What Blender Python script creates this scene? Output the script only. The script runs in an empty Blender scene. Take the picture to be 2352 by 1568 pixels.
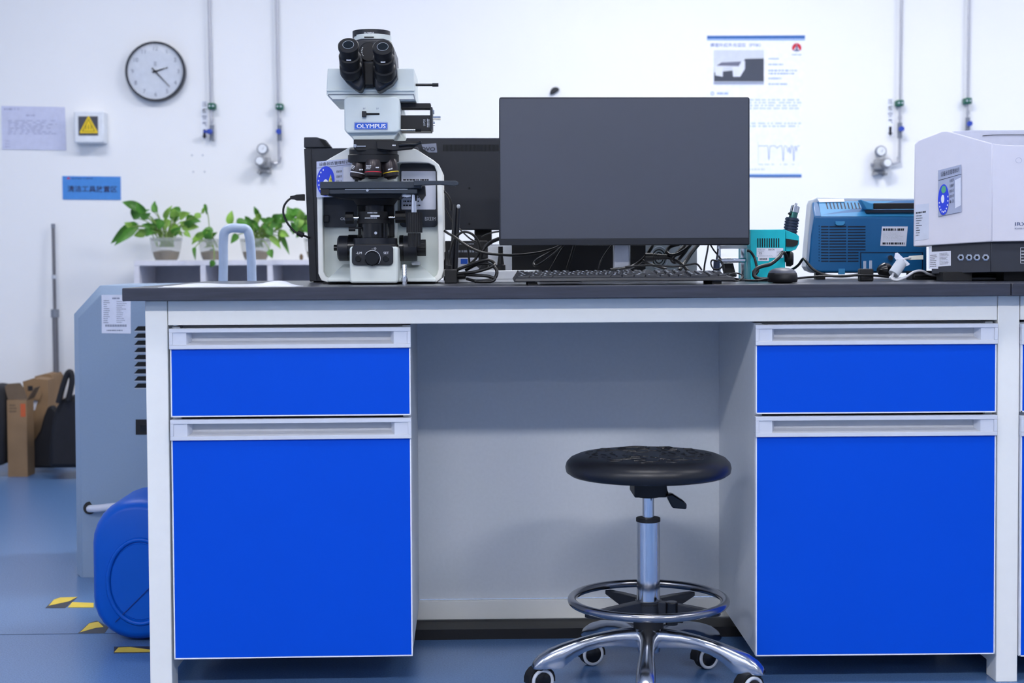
import bpy, bmesh, math, random
from mathutils import Vector, Matrix
random.seed(7)
S = bpy.context.scene
COL = S.collection
# ---------------------------------------------------------------- camera
FPX, CX, CY = 3400.0, 1176.0, 712.7
PITCH, YAW, ROLL = math.radians(2.0), math.radians(1.2), 0.0055
H = 0.906
d = Vector((math.sin(YAW)*math.cos(PITCH), math.cos(YAW)*math.cos(PITCH), -math.sin(PITCH)))
r0 = Vector((math.cos(YAW), -math.sin(YAW), 0)); u0 = r0.cross(d)
rr = r0*math.cos(ROLL) - u0*math.sin(ROLL); uu = u0*math.cos(ROLL) + r0*math.sin(ROLL)
CAM = Vector((0, 0, H))
cd = bpy.data.cameras.new('camera'); cam = bpy.data.objects.new('camera', cd); COL.objects.link(cam)
cam.matrix_world = Matrix((( rr.x, uu.x, -d.x, 0), (rr.y, uu.y, -d.y, 0), (rr.z, uu.z, -d.z, H), (0, 0, 0, 1)))
cd.sensor_width = 36; cd.lens = FPX/2352*36; cd.shift_x = 0; cd.shift_y = -(784-CY)/2352
cd.clip_start = 0.05; cd.clip_end = 60
cd.dof.use_dof = True; cd.dof.focus_distance = 3.25; cd.dof.aperture_fstop = 5.0
S.camera = cam
def P(px, py, Y):
    "the point of the plane y=Y that the photograph shows at px,py"
    v = d*FPX + rr*(px-CX) - uu*(py-CY)
    return CAM + v*(Y/v.y)
def F(px, py, z=0.0):
    v = d*FPX + rr*(px-CX) - uu*(py-CY)
    return CAM + v*((z-H)/v.z)
def sc(Y): return Y/FPX
# ---------------------------------------------------------------- world, light, exposure
S.view_settings.view_transform = 'Standard'; S.view_settings.look = 'None'
S.view_settings.gamma = 1; S.view_settings.use_curve_mapping = False
S.view_settings.exposure = 0.42
W = bpy.data.worlds.new('world'); S.world = W; W.use_nodes = True
W.node_tree.nodes['Background'].inputs[0].default_value = (0.5, 0.6, 0.8, 1)
W.node_tree.nodes['Background'].inputs[1].default_value = 0.05
LAMPS = [(-2.6, -0.6, 48), (-0.2, -0.6, 58), (2.2, -0.6, 44), (-1.6, 4.9, 20), (0.9, 4.9, 42), (3.3, 4.9, 30),
         (-2.6, -3.4, 10), (-0.2, -3.4, 10), (2.2, -3.4, 10), (0.2, 2.2, 13), (2.6, 2.2, 13)]
LAMP_COL = (0.99, 0.975, 0.985)
# ---------------------------------------------------------------- materials
def lin(c):
    c = c/255.0
    return c/12.92 if c <= 0.04045 else ((c+0.055)/1.055)**2.4
MATS = {}
def mat(name, rgb, rough=0.5, metal=0.0, spec=0.5, var=0.04, scale=40, bump=0.0, coat=0.0, emit=0, trans=0.0, alpha=1.0, ior=1.45, stretch=None):
    if name in MATS: return MATS[name]
    m = bpy.data.materials.new(name); m.use_nodes = True; nt = m.node_tree; b = nt.nodes['Principled BSDF']
    L = tuple(lin(c) for c in rgb)
    tc = nt.nodes.new('ShaderNodeTexCoord'); nz = nt.nodes.new('ShaderNodeTexNoise')
    nz.inputs['Scale'].default_value = scale; nz.inputs['Detail'].default_value = 4
    if stretch:
        mp = nt.nodes.new('ShaderNodeMapping'); mp.inputs['Scale'].default_value = stretch
        nt.links.new(tc.outputs['Object'], mp.inputs[0]); nt.links.new(mp.outputs[0], nz.inputs['Vector'])
    else: nt.links.new(tc.outputs['Object'], nz.inputs['Vector'])
    rp = nt.nodes.new('ShaderNodeValToRGB')
    rp.color_ramp.elements[0].position = 0.3; rp.color_ramp.elements[1].position = 0.7
    rp.color_ramp.elements[0].color = tuple(max(0, c*(1-var)) for c in L)+(1,)
    rp.color_ramp.elements[1].color = tuple(min(1, c*(1+var)) for c in L)+(1,)
    nt.links.new(nz.outputs['Fac'], rp.inputs[0]); nt.links.new(rp.outputs[0], b.inputs['Base Color'])
    b.inputs['Roughness'].default_value = rough; b.inputs['Metallic'].default_value = metal
    b.inputs['Specular IOR Level'].default_value = spec; b.inputs['IOR'].default_value = ior
    b.inputs['Coat Weight'].default_value = coat; b.inputs['Alpha'].default_value = alpha
    b.inputs['Transmission Weight'].default_value = trans
    if bump:
        bp = nt.nodes.new('ShaderNodeBump'); bp.inputs['Strength'].default_value = bump; bp.inputs['Distance'].default_value = 0.001
        nt.links.new(nz.outputs['Fac'], bp.inputs['Height']); nt.links.new(bp.outputs[0], b.inputs['Normal'])
    if emit:
        b.inputs['Emission Color'].default_value = LAMP_COL+(1,); b.inputs['Emission Strength'].default_value = emit
    MATS[name] = m
    return m
WALL = mat('wall_paint', (240, 241, 243), 0.7, var=0.01, scale=3)
WALLG = mat('side_wall_paint', (215, 220, 228), 0.7, var=0.01, scale=3)
CEIL = mat('ceiling_paint', (236, 238, 242), 0.8)
FLOOR = mat('floor_vinyl', (84, 118, 164), 0.27, spec=0.75, var=0.16, scale=260, bump=0.03)
SEAM = mat('floor_seam', (60, 80, 110), 0.6)
STEEL_W = mat('white_powder_coat', (238, 238, 234), 0.38, var=0.01)
PANEL_W = mat('white_melamine', (214, 219, 226), 0.5, var=0.02, scale=120)
TOP = mat('black_phenolic_top', (58, 60, 70), 0.30, var=0.18, scale=14, stretch=(1, 6, 14))
BLUE = mat('blue_laminate', (0, 76, 206), 0.45, var=0.015, scale=5, spec=0.15)
EDGE = mat('white_edge_band', (232, 236, 245), 0.4)
ALU = mat('grey_aluminium_handle', (208, 212, 222), 0.35, metal=0.0, var=0.02)
ALUG = mat('handle_recess', (190, 192, 198), 0.45, var=0.03)
DARK = mat('dark_gap', (16, 18, 22), 0.8)
BLACKM = mat('matte_black', (16, 17, 21), 0.55, var=0.1)
BLACKG = mat('gloss_black', (14, 15, 18), 0.22, var=0.05)
BLACKS = mat('satin_black', (28, 31, 39), 0.38, var=0.08)
RUBBER = mat('black_rubber', (20, 21, 24), 0.6)
CHROME = mat('chrome', (215, 218, 224), 0.12, metal=1.0, var=0.02)
CASTAL = mat('polished_aluminium', (190, 194, 202), 0.2, metal=1.0, var=0.08, scale=20)
DCHROME = mat('dark_chrome', (150, 150, 155), 0.2, metal=1.0)
PU = mat('black_polyurethane', (24, 25, 30), 0.36, var=0.1, scale=300, bump=0.15)
SCOPE = mat('microscope_grey', (216, 224, 222), 0.42, var=0.01)
SCOPEW = mat('microscope_white', (240, 242, 238), 0.4, var=0.01)
SCOPEB = mat('microscope_panel', (40, 45, 54), 0.45)
STAGEM = mat('stage_black', (44, 52, 62), 0.4, var=0.08)
WHITE_INK = mat('white_ink', (235, 238, 245), 0.6)
BLACK_INK = mat('black_ink', (30, 34, 44), 0.6)
GREY_INK = mat('grey_ink', (120, 128, 150), 0.6)
BADGE = mat('badge_blue', (30, 90, 205), 0.35)
DIALB = mat('dial_blue', (36, 66, 215), 0.4)
YELLOW = mat('yellow', (240, 205, 30), 0.45)
TAPEY = mat('tape_yellow', (225, 195, 60), 0.5, var=0.06)
TAPEK = mat('tape_black', (50, 52, 58), 0.5)
RED = mat('red', (205, 40, 60), 0.4)
LENS = mat('eyepiece_glass', (7, 13, 12), 0.05, spec=0.8)
PAPER = mat('paper', (222, 226, 240), 0.7)
PAPERL = mat('lilac_paper', (204, 208, 232), 0.7)
SIGNB = mat('sign_blue', (72, 140, 215), 0.6)
POSTER = mat('poster_paper', (240, 243, 250), 0.55)
POSTB = mat('poster_blue', (45, 100, 170), 0.5)
POSTLB = mat('poster_light_blue', (150, 180, 225), 0.5)
TEXTB = mat('poster_text_blue', (140, 165, 205), 0.6)
TEXTLB = mat('poster_pale_text', (196, 210, 234), 0.6)
GREY = mat('mid_grey', (120, 126, 138), 0.5)
LGREY = mat('light_grey', (190, 196, 206), 0.5)
PIPE = mat('steel_pipe', (176, 178, 186), 0.35, metal=0.6)
GREEN = mat('green_clip', (20, 95, 75), 0.4)
VALVEB = mat('valve_blue', (40, 70, 170), 0.4)
CARD = mat('cardboard', (142, 114, 84), 0.8, var=0.08, scale=12)
CARDD = mat('cardboard_inner', (108, 90, 72), 0.85, var=0.08)
BAG = mat('black_nylon', (18, 19, 26), 0.7, var=0.2, scale=30, bump=0.3)
DEHUM = mat('blue_grey_steel', (138, 158, 182), 0.45, var=0.02, scale=200)
DEHUML = mat('pale_blue_grey_steel', (178, 192, 210), 0.4, var=0.02)
HANDLEG = mat('grey_blue_tube', (170, 186, 210), 0.3)
CAN = mat('blue_polyethylene', (0, 84, 190), 0.4, spec=0.3, var=0.04, scale=8)
HOSE = mat('white_hose', (215, 218, 230), 0.4)
LEAF = mat('pothos_leaf', (72, 128, 38), 0.42, var=0.35, scale=14)
LEAFL = mat('pothos_leaf_light', (128, 172, 66), 0.42, var=0.3, scale=14)
STEM = mat('pothos_stem', (120, 150, 70), 0.5)
POT = mat('smoky_plastic_pot', (186, 190, 188), 0.3, alpha=0.32)
SOIL = mat('pebbles_and_roots', (104, 80, 42), 0.8, var=0.4, scale=30)
SHELF = mat('white_shelf_board', (214, 214, 222), 0.5)
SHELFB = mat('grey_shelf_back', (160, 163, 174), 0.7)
SCREEN = mat('dark_screen', (50, 56, 72), 0.5, var=0.02, spec=1.0)
MONB = mat('monitor_black', (32, 36, 46), 0.45)
SILVER = mat('silver_stand', (188, 192, 202), 0.3, metal=0.5)
PCGREY = mat('galvanised_grey', (158, 162, 166), 0.45, metal=0.3)
TEAL = mat('teal_enamel', (8, 182, 196), 0.4)
OSC = mat('oscilloscope_blue', (20, 96, 150), 0.4, var=0.03)
OSCL = mat('oscilloscope_light_blue', (60, 140, 190), 0.4, var=0.03)
OSCW = mat('oscilloscope_pale', (198, 206, 216), 0.4)
OSCD = mat('oscilloscope_slot', (8, 30, 55), 0.6)
IRW = mat('spectrometer_white', (220, 219, 230), 0.42, var=0.01)
IRD = mat('spectrometer_dark', (50, 54, 64), 0.45, var=0.04)
IRG = mat('spectrometer_lid', (186, 190, 206), 0.45)
PLAST_W = mat('white_plastic', (226, 230, 236), 0.4)
BEIGE = mat('beige_plastic', (214, 212, 200), 0.45)
CABLE = mat('black_cable', (13, 14, 17), 0.38)
CABLEW = mat('white_cable', (200, 202, 208), 0.4)
GREENT = mat('green_text', (60, 150, 120), 0.5)
OLIVE = mat('pale_yellow_card', (215, 215, 90), 0.5)
# ---------------------------------------------------------------- mesh builder
class MB:
    def __init__(s): s.v = []; s.f = []; s.m = []
    def add(s, vs, fs, mi=0):
        o = len(s.v); s.v += [Vector(v) for v in vs]
        for f in fs: s.f.append([i+o for i in f]); s.m.append(mi)
        return s
    def box(s, x0, x1, y0, y1, z0, z1, mi=0):
        vs = [(x, y, z) for x in (x0, x1) for y in (y0, y1) for z in (z0, z1)]
        return s.add(vs, [(0,1,3,2),(4,6,7,5),(0,4,5,1),(2,3,7,6),(0,2,6,4),(1,5,7,3)], mi)
    def pbox(s, ax, ay, bx, by, Y0, Y1, mi=0):
        my = (ay+by)/2; mx = (ax+bx)/2
        return s.box(P(ax, my, Y0).x, P(bx, my, Y0).x, Y0, Y1, P(mx, by, Y0).z, P(mx, ay, Y0).z, mi)
    def ppoly(s, pts, Y0, Y1, mi=0):
        "outline in photo px at depth Y0, carried straight back to Y1"
        fr = [P(p[0], p[1], p[2] if len(p) > 2 else Y0) for p in pts]
        return s.prism(fr, Vector((0, Y1-Y0, 0)), mi)
    def prism(s, fr, vec, mi=0):
        n = len(fr); vs = list(fr)+[p+vec for p in fr]
        fs = [tuple(range(n-1, -1, -1)), tuple(range(n, 2*n))]+[(i, (i+1) % n, n+(i+1) % n, n+i) for i in range(n)]
        return s.add(vs, fs, mi)
    def ring(s, outer, inner, Y0, Y1, mi=0):
        "frame between two px outlines with the same number of points"
        n = len(outer); a = [P(x, y, Y0) for x, y in outer]; b = [P(x, y, Y0) for x, y in inner]
        dv = Vector((0, Y1-Y0, 0)); vs = a+b+[p+dv for p in a]+[p+dv for p in b]; fs = []
        for i in range(n):
            j = (i+1) % n
            fs += [(i, n+i, n+j, j), (2*n+i, 2*n+j, 3*n+j, 3*n+i), (i, j, 2*n+j, 2*n+i), (n+j, n+i, 3*n+i, 3*n+j)]
        return s.add(vs, fs, mi)
    def lathe(s, o, axis, prof, n=32, mi=0, ribs=0, ribd=0.0, sx=1.0):
        "prof = (r, h) along axis"
        o = Vector(o); a = Vector(axis).normalized()
        t = Vector((0, 0, 1)) if abs(a.z) < 0.9 else Vector((0, 1, 0))
        e1 = a.cross(t).normalized(); e2 = a.cross(e1)
        vs = []; fs = []; k = len(prof)
        for r, h in prof:
            for i in range(n):
                an = 2*math.pi*i/n; q = r
                if ribs and (i*ribs//n*n//ribs) != i: pass
                if ribs: q = r - (ribd if (i % 2) else 0)
                vs.append(o+a*h+(e1*math.cos(an)*sx+e2*math.sin(an))*q)
        for j in range(k-1):
            for i in range(n):
                i2 = (i+1) % n; fs.append((j*n+i, j*n+i2, (j+1)*n+i2, (j+1)*n+i))
        fs.append(tuple(range(n))); fs.append(tuple((k-1)*n+i for i in range(n-1, -1, -1)))
        return s.add(vs, fs, mi)
    def cyl(s, p0, p1, r0, r1=None, n=24, mi=0, ribs=0, ribd=0):
        p0 = Vector(p0); p1 = Vector(p1); r1 = r0 if r1 is None else r1
        return s.lathe(p0, p1-p0, [(r0, 0), (r1, (p1-p0).length)], n, mi, ribs, ribd)
    def tube(s, pts, r, n=8, mi=0, closed=False):
        pts = [Vector(p) for p in pts]; m = len(pts); vs = []; fs = []
        prev = None
        for i, p in enumerate(pts):
            if closed: t = (pts[(i+1) % m]-pts[i-1])
            else: t = pts[min(i+1, m-1)]-pts[max(i-1, 0)]
            t.normalize()
            if prev is None:
                up = Vector((0, 0, 1)) if abs(t.z) < 0.9 else Vector((1, 0, 0)); e1 = t.cross(up).normalized()
            else:
                e1 = (prev-t*prev.dot(t)).normalized()
            prev = e1; e2 = t.cross(e1)
            ri = r[i] if isinstance(r, (list, tuple)) else r
            for k in range(n):
                an = 2*math.pi*k/n; vs.append(p+(e1*math.cos(an)+e2*math.sin(an))*ri)
        for i in range(m if closed else m-1):
            a = i*n; b = ((i+1) % m)*n
            for k in range(n):
                k2 = (k+1) % n; fs.append((a+k, a+k2, b+k2, b+k))
        if not closed: fs.append(tuple(range(n-1, -1, -1))); fs.append(tuple((m-1)*n+k for k in range(n)))
        return s.add(vs, fs, mi)
    def sph(s, c, rx, ry, rz, n=16, m=10, mi=0, lo=-1.0):
        c = Vector(c); prof = []
        vs = []; fs = []
        a0 = math.asin(lo)
        for j in range(m+1):
            ph = a0+(math.pi/2-a0)*j/m
            for i in range(n):
                an = 2*math.pi*i/n
                vs.append(c+Vector((rx*math.cos(ph)*math.cos(an), ry*math.cos(ph)*math.sin(an), rz*math.sin(ph))))
        for j in range(m):
            for i in range(n):
                i2 = (i+1) % n; fs.append((j*n+i, j*n+i2, (j+1)*n+i2, (j+1)*n+i))
        fs.append(tuple(range(n-1, -1, -1)))
        return s.add(vs, fs, mi)
    def loft(s, secs, mi=0):
        n = len(secs[0]); vs = [p for sec in secs for p in sec]; fs = []
        for j in range(len(secs)-1):
            for i in range(n):
                i2 = (i+1) % n; fs.append((j*n+i, j*n+i2, (j+1)*n+i2, (j+1)*n+i))
        fs.append(tuple(range(n-1, -1, -1))); k = (len(secs)-1)*n; fs.append(tuple(k+i for i in range(n)))
        return s.add(vs, fs, mi)
WL = {}
def obj(name, mb, mats, parent=None, bevel=0.0, smooth=35, seg=2, label=None):
    me = bpy.data.meshes.new(name)
    if parent is not None: loc = WL[parent.name]
    else:
        xs = [v.x for v in mb.v]; ys = [v.y for v in mb.v]; zs = [v.z for v in mb.v]
        loc = Vector(((min(xs)+max(xs))/2, (min(ys)+max(ys))/2, min(zs)))
    me.from_pydata([v-loc for v in mb.v], [], mb.f)
    mats = mats if isinstance(mats, (list, tuple)) else [mats]
    for m in mats: me.materials.append(m)
    for p, mi in zip(me.polygons, mb.m): p.material_index = mi
    bm = bmesh.new(); bm.from_mesh(me); bmesh.ops.recalc_face_normals(bm, faces=bm.faces[:]); bm.to_mesh(me); bm.free()
    me.shade_smooth(); me.set_sharp_from_angle(angle=math.radians(smooth))
    o = bpy.data.objects.new(name, me); COL.objects.link(o)
    if parent is not None: o.parent = parent
    else: o.location = loc
    WL[o.name] = loc
    if bevel:
        b = o.modifiers.new('bevel', 'BEVEL'); b.width = bevel; b.segments = seg; b.limit_method = 'ANGLE'; b.angle_limit = math.radians(40)
        b.harden_normals = False
    if label: o['label'] = label
    return o
def thing(name, label, cat, loc, rz=0.0, group=None):
    o = bpy.data.objects.new(name, None); o.empty_display_size = 0.05; COL.objects.link(o)
    o.location = loc; o.rotation_euler = (0, 0, rz); WL[o.name] = Vector(loc)
    return tag(o, label, cat, group)
def tag(o, label, cat, group=None):
    o['label'] = label; o['category'] = cat
    if group: o['group'] = group
    return o
def struct(name, mb, m, bevel=0):
    o = obj(name, mb, m, bevel=bevel); o['kind'] = 'structure'; return o
def quadmap(q):
    "q: four (px,py,Y) TL TR BR BL -> function of u right, v down"
    c = [P(*k) for k in q]
    def f(u, v): return (c[0]*(1-u)+c[1]*u)*(1-v)+(c[3]*(1-u)+c[2]*u)*v
    return f
def rect(a, b, c, e, Y): return [(a, b, Y), (c, b, Y), (c, e, Y), (a, e, Y)]
def text(body, q, m, parent, name='lettering', bold=0.0, spacing=1.0):
    cu = bpy.data.curves.new('tmp', 'FONT'); cu.body = body; cu.offset = bold; cu.resolution_u = 3; cu.space_character = spacing
    o = bpy.data.objects.new('tmp', cu); COL.objects.link(o)
    dg = bpy.context.evaluated_depsgraph_get(); me = bpy.data.meshes.new_from_object(o.evaluated_get(dg))
    vs = [v.co.copy() for v in me.vertices]; fs = [tuple(p.vertices) for p in me.polygons]
    bpy.data.objects.remove(o); bpy.data.curves.remove(cu); bpy.data.meshes.remove(me)
    if not vs: return None
    x0 = min(v.x for v in vs); x1 = max(v.x for v in vs); y0 = min(v.y for v in vs); y1 = max(v.y for v in vs)
    f = quadmap(q); mb = MB()
    mb.add([f((v.x-x0)/max(x1-x0, 1e-6), 1-(v.y-y0)/max(y1-y0, 1e-6)) for v in vs], fs)
    return obj(name, mb, m, parent)
def scribble(mb, q, rows, mi=0, fill=0.55, seed=1, ragged=0.3, gap=0.25):
    "unreadably small print: broken bars"
    rnd = random.Random(seed); f = quadmap(q)
    for k in range(rows):
        v0 = (k+(1-fill)/2)/rows; v1 = v0+fill/rows; u = 0.0; end = 1-rnd.random()*ragged
        while u < end:
            w = rnd.uniform(0.03, 0.12); u2 = min(u+w, end)
            mb.add([f(u, v0), f(u2, v0), f(u2, v1), f(u, v1)], [(0, 1, 2, 3)], mi); u = u2+rnd.uniform(0.01, 0.03)*(1+3*gap*rnd.random())
    return mb
def quad(mb, q, mi=0):
    mb.add([P(*k) for k in q], [(0, 1, 2, 3)], mi); return mb
def slab(mb, q, t, mi=0):
    fr = [P(*k) for k in q]; return mb.prism(fr, Vector((0, t, 0)), mi)
def rrect(a, b, c, e, r, n=5):
    pts = []
    for (x, y, s0) in ((c-r, b+r, -90), (c-r, e-r, 0), (a+r, e-r, 90), (a+r, b+r, 180)):
        for i in range(n+1):
            an = math.radians(s0+90*i/n); pts.append((x+r*math.cos(an), y+r*math.sin(an)))
    return pts
def circ(x, y, rx, ry=None, n=32):
    ry = rx if ry is None else ry
    return [(x+rx*math.cos(2*math.pi*i/n), y+ry*math.sin(2*math.pi*i/n)) for i in range(n)]
def spline(pts, k=8):
    pts = [Vector(p) for p in pts]; out = []
    for i in range(len(pts)-1):
        p0 = pts[max(i-1, 0)]; p1 = pts[i]; p2 = pts[i+1]; p3 = pts[min(i+2, len(pts)-1)]
        for j in range(k):
            t = j/k
            out.append(0.5*((2*p1)+(p2-p0)*t+(2*p0-5*p1+4*p2-p3)*t*t+(3*p1-p0-3*p2+p3)*t**3))
    out.append(pts[-1]); return out
def ppath(pts, Y, k=8): return spline([P(p[0], p[1], p[2] if len(p) > 2 else Y) for p in pts], k)
# ================================================================ setting
X0, X1, Y0, YW, ZC = -3.6, 5.0, -5.6, 6.75, 2.95
struct('floor', MB().box(X0, X1, Y0, YW, -0.05, 0), FLOOR)
struct('ceiling', MB().box(X0, X1, Y0, YW, ZC, ZC+0.05), CEIL)
struct('wall_back', MB().box(X0-0.1, X1+0.1, YW, YW+0.1, -0.05, ZC+0.05), WALL)
struct('wall_left', MB().box(X0-0.1, X0, Y0, YW, -0.05, ZC+0.05), WALLG)
struct('wall_right', MB().box(X1, X1+0.1, Y0, YW, -0.05, ZC+0.05), WALLG)
struct('wall_front', MB().box(X0-0.1, X1+0.1, Y0-0.1, Y0, -0.05, ZC+0.05), WALLG)
a = F(0, 1457); b = F(345, 1456)
struct('trim_1', MB().box(X0, X1, a.y-0.0012, a.y+0.0012, 0, 0.0006), SEAM)
for i, (x, y, e) in enumerate(LAMPS):
    t = thing('ceiling_light', 'white rectangular LED panel on the ceiling', 'ceiling light', (x, y, ZC), group='LED ceiling panels')
    obj('frame', MB().box(x-0.62, x+0.62, y-0.17, y+0.17, ZC-0.035, ZC), STEEL_W, t, bevel=0.004)
    obj('diffuser', MB().box(x-0.6, x+0.6, y-0.15, y+0.15, ZC-0.04, ZC-0.0351), mat('led_%g' % e, (240, 242, 245), 0.6, emit=e), t)
# ================================================================ bench
ZT = 0.85; YF = 3.06; YFR = 3.10
xl = P(280, 672, YF).x; xs = P(2322, 662, YF).x
ct = MB().box(xl, xs, YF, 4.0, ZT-0.027, ZT)
tag(obj('countertop', ct, TOP, bevel=0.002), 'long black laboratory countertop carrying the microscope and monitor', 'countertop')
tag(obj('countertop', MB().box(xs+0.0015, 3.3, YF, 4.0, ZT-0.027, ZT), TOP, bevel=0.002), 'black countertop section starting at the seam under the spectrometer, right edge', 'countertop')
def bench_frame(xa, xb, label, leftleg=True):
    t = thing('bench_frame', label, 'bench frame', ((xa+xb)/2, YFR+0.4, 0))
    lw = 0.046; zt = ZT-0.028
    if leftleg:
        obj('leg', MB().box(xa, xa+lw, YFR, YFR+0.06, 0.0, zt), STEEL_W, t, bevel=0.0015)
        obj('leg', MB().box(xa, xa+lw, 3.9, 3.96, 0.0, zt), STEEL_W, t, bevel=0.0015)
        obj('foot_rail', MB().box(xa+0.003, xa+lw-0.003, YFR+0.06, 3.9, 0.03, 0.07), STEEL_W, t, bevel=0.0015); obj('side_rail', MB().box(xa+0.003, xa+lw-0.003, YFR+0.06, 3.9, zt-0.05, zt), STEEL_W, t, bevel=0.0015)
    obj('leg', MB().box(xb-lw, xb, YFR, YFR+0.06, 0.0, zt), STEEL_W, t, bevel=0.0015)
    obj('leg', MB().box(xb-lw, xb, 3.9, 3.96, 0.0, zt), STEEL_W, t, bevel=0.0015)
    obj('foot_rail', MB().box(xb-lw+0.003, xb-0.003, YFR+0.06, 3.9, 0.03, 0.07), STEEL_W, t, bevel=0.0015); obj('side_rail', MB().box(xb-lw+0.003, xb-0.003, YFR+0.06, 3.9, zt-0.05, zt), STEEL_W, t, bevel=0.0015)
    xa2 = xa+lw+0.001 if leftleg else xa+0.001
    zb = P(1180, 742, YFR).z
    obj('apron', MB().box(xa2, xb-lw-0.001, YFR+0.001, YFR+0.04, zb, zt), STEEL_W, t, bevel=0.0015)
    obj('back_panel', MB().box(xa2, xb-lw-0.001, 3.60, 3.615, P(1180, 1378, 3.585).z+0.0015, zt), PANEL_W, t)
    r1 = P(1180, 1378, 3.585).z; r2 = P(1180, 1421, 3.585).z
    obj('bottom_rail', MB().box(xa2, xb-lw-0.001, 3.585, 3.60, r2, r1), STEEL_W, t, bevel=0.0015)
    obj('black_strip', MB().box(xa2, xb-lw-0.001, 3.50, 3.60, 0.0, r2-0.003), BLACKM, t)  # low black strip along the floor, below the bottom rail
    return t
xll = P(338.5, 1100, YFR).x; xrr = P(2339.5, 1100, YFR).x
bench_frame(xll, xrr, 'white steel bench frame with legs, apron and rear panel under the countertop')
bench_frame(xrr+0.001, 3.28, 'white steel bench frame at the right edge, next to the second cabinet', False)
def handle_front(par, xa, xb, z0, z1, Y, name):
    "a front with recessed grip rail over a blue panel; z0 bottom, z1 top"
    hz = 0.043; g = 0.0008
    dr = obj(name, MB().box(xa+0.0028, xb-0.0028, Y, Y+0.018, z0+0.0028, z1-hz-g), BLUE, par)
    obj('edge_band', MB().box(xa, xb, Y+0.0006, Y+0.0178, z0, z1-hz).box(xa, xa+0.0026, Y-0.0004, Y+0.001, z0, z1-hz).box(xb-0.0026, xb, Y-0.0004, Y+0.001, z0, z1-hz).box(xa, xb, Y-0.0004, Y+0.001, z0, z0+0.0026), EDGE, dr)
    h = MB()
    h.box(xa-0.001, xb+0.001, Y-0.006, Y+0.02, z1-0.0085, z1)
    h.box(xa-0.001, xb+0.001, Y-0.006, Y+0.02, z1-hz+0.0002, z1-hz+0.0085)
    h.box(xa-0.001, xa+0.006, Y-0.006, Y+0.02, z1-hz+0.0086, z1-0.0086)
    h.box(xb-0.006, xb+0.001, Y-0.006, Y+0.02, z1-hz+0.0086, z1-0.0086)
    hh = obj('handle', h, ALU, dr, bevel=0.0006)
    zc0 = z1-hz+0.0087; zc1 = z1-0.0087
    for s, xe in ((1, xa+0.0062), (-1, xb-0.0062)):
        e = MB().add([(xe, Y-0.004, zc0), (xe+s*0.028, Y-0.004, zc0), (xe+s*0.036, Y+0.017, zc0), (xe, Y+0.017, zc0),
                      (xe, Y-0.004, zc1), (xe+s*0.028, Y-0.004, zc1), (xe+s*0.036, Y+0.017, zc1), (xe, Y+0.017, zc1)],
                     [(0,1,2,3),(4,7,6,5),(0,4,5,1),(1,5,6,2),(2,6,7,3),(3,7,4,0)])
        obj('end_cap', e, ALU, dr)
    r = MB().box(xa+0.03, xb-0.03, Y+0.0175, Y+0.0195, zc0, zc1)
    r.add([(xa+0.03, Y-0.002, zc0), (xb-0.03, Y-0.002, zc0), (xb-0.03, Y+0.0175, zc0+0.007), (xa+0.03, Y+0.0175, zc0+0.007), (xa+0.03, Y+0.0175, zc0), (xb-0.03, Y+0.0175, zc0)],
          [(0,1,2,3),(3,2,5,4),(0,4,5,1),(0,3,4),(1,5,2)])
    obj('grip_recess', r, ALUG, dr)
    return dr
def cabinet(pa, pb, ys, label, rz, Y=3.094):
    mx = (pa+pb)/2
    xa = P(pa, 1100, Y).x; xb = P(pb, 1100, Y).x
    z = [P(mx, y, Y).z for y in ys]      # drawer top, drawer bottom, door top, door bottom
    t = thing('cabinet', label, 'cabinet', ((xa+xb)/2, Y+0.25, z[3]), rz)
    b = MB(); yb = Y+0.0215
    b.box(xa+0.001, xa+0.017, yb, 3.597, z[3], z[0]+0.003).box(xb-0.017, xb-0.001, yb, 3.597, z[3], z[0]+0.003)
    b.box(xa+0.017, xb-0.017, yb, 3.597, z[3], z[3]+0.016).box(xa+0.017, xb-0.017, yb+0.03, 3.597, z[0]-0.013, z[0]+0.003)
    b.box(xa+0.017, xb-0.017, 3.58, 3.597, z[3]+0.016, z[0]-0.013)
    obj('body', b, PANEL_W, t)
    obj('gap_shade_sheet', MB().box(xa+0.0175, xb-0.0175, yb+0.01, yb+0.012, z[3]+0.017, z[0]-0.014), DARK, t)  # near-black sheet behind the fronts, added as painted shade for their gaps
    handle_front(t, xa, xb, z[1], z[0], Y, 'drawer')
    handle_front(t, xa, xb, z[3], z[2], Y, 'door')
    return t
cabinet(392, 941.5, (752.5, 955.5, 961.5, 1510), 'white cabinet with blue drawer and door under the microscope, left of the stool', 0.012)
cabinet(1737.5, 2288, (744, 948.5, 954.5, 1504), 'white cabinet with blue drawer and door to the right of the stool', -0.006)
cabinet(2344, 2894, (742, 944, 952, 1504), 'blue-fronted cabinet cut by the right edge of the picture', 0.0)
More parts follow.
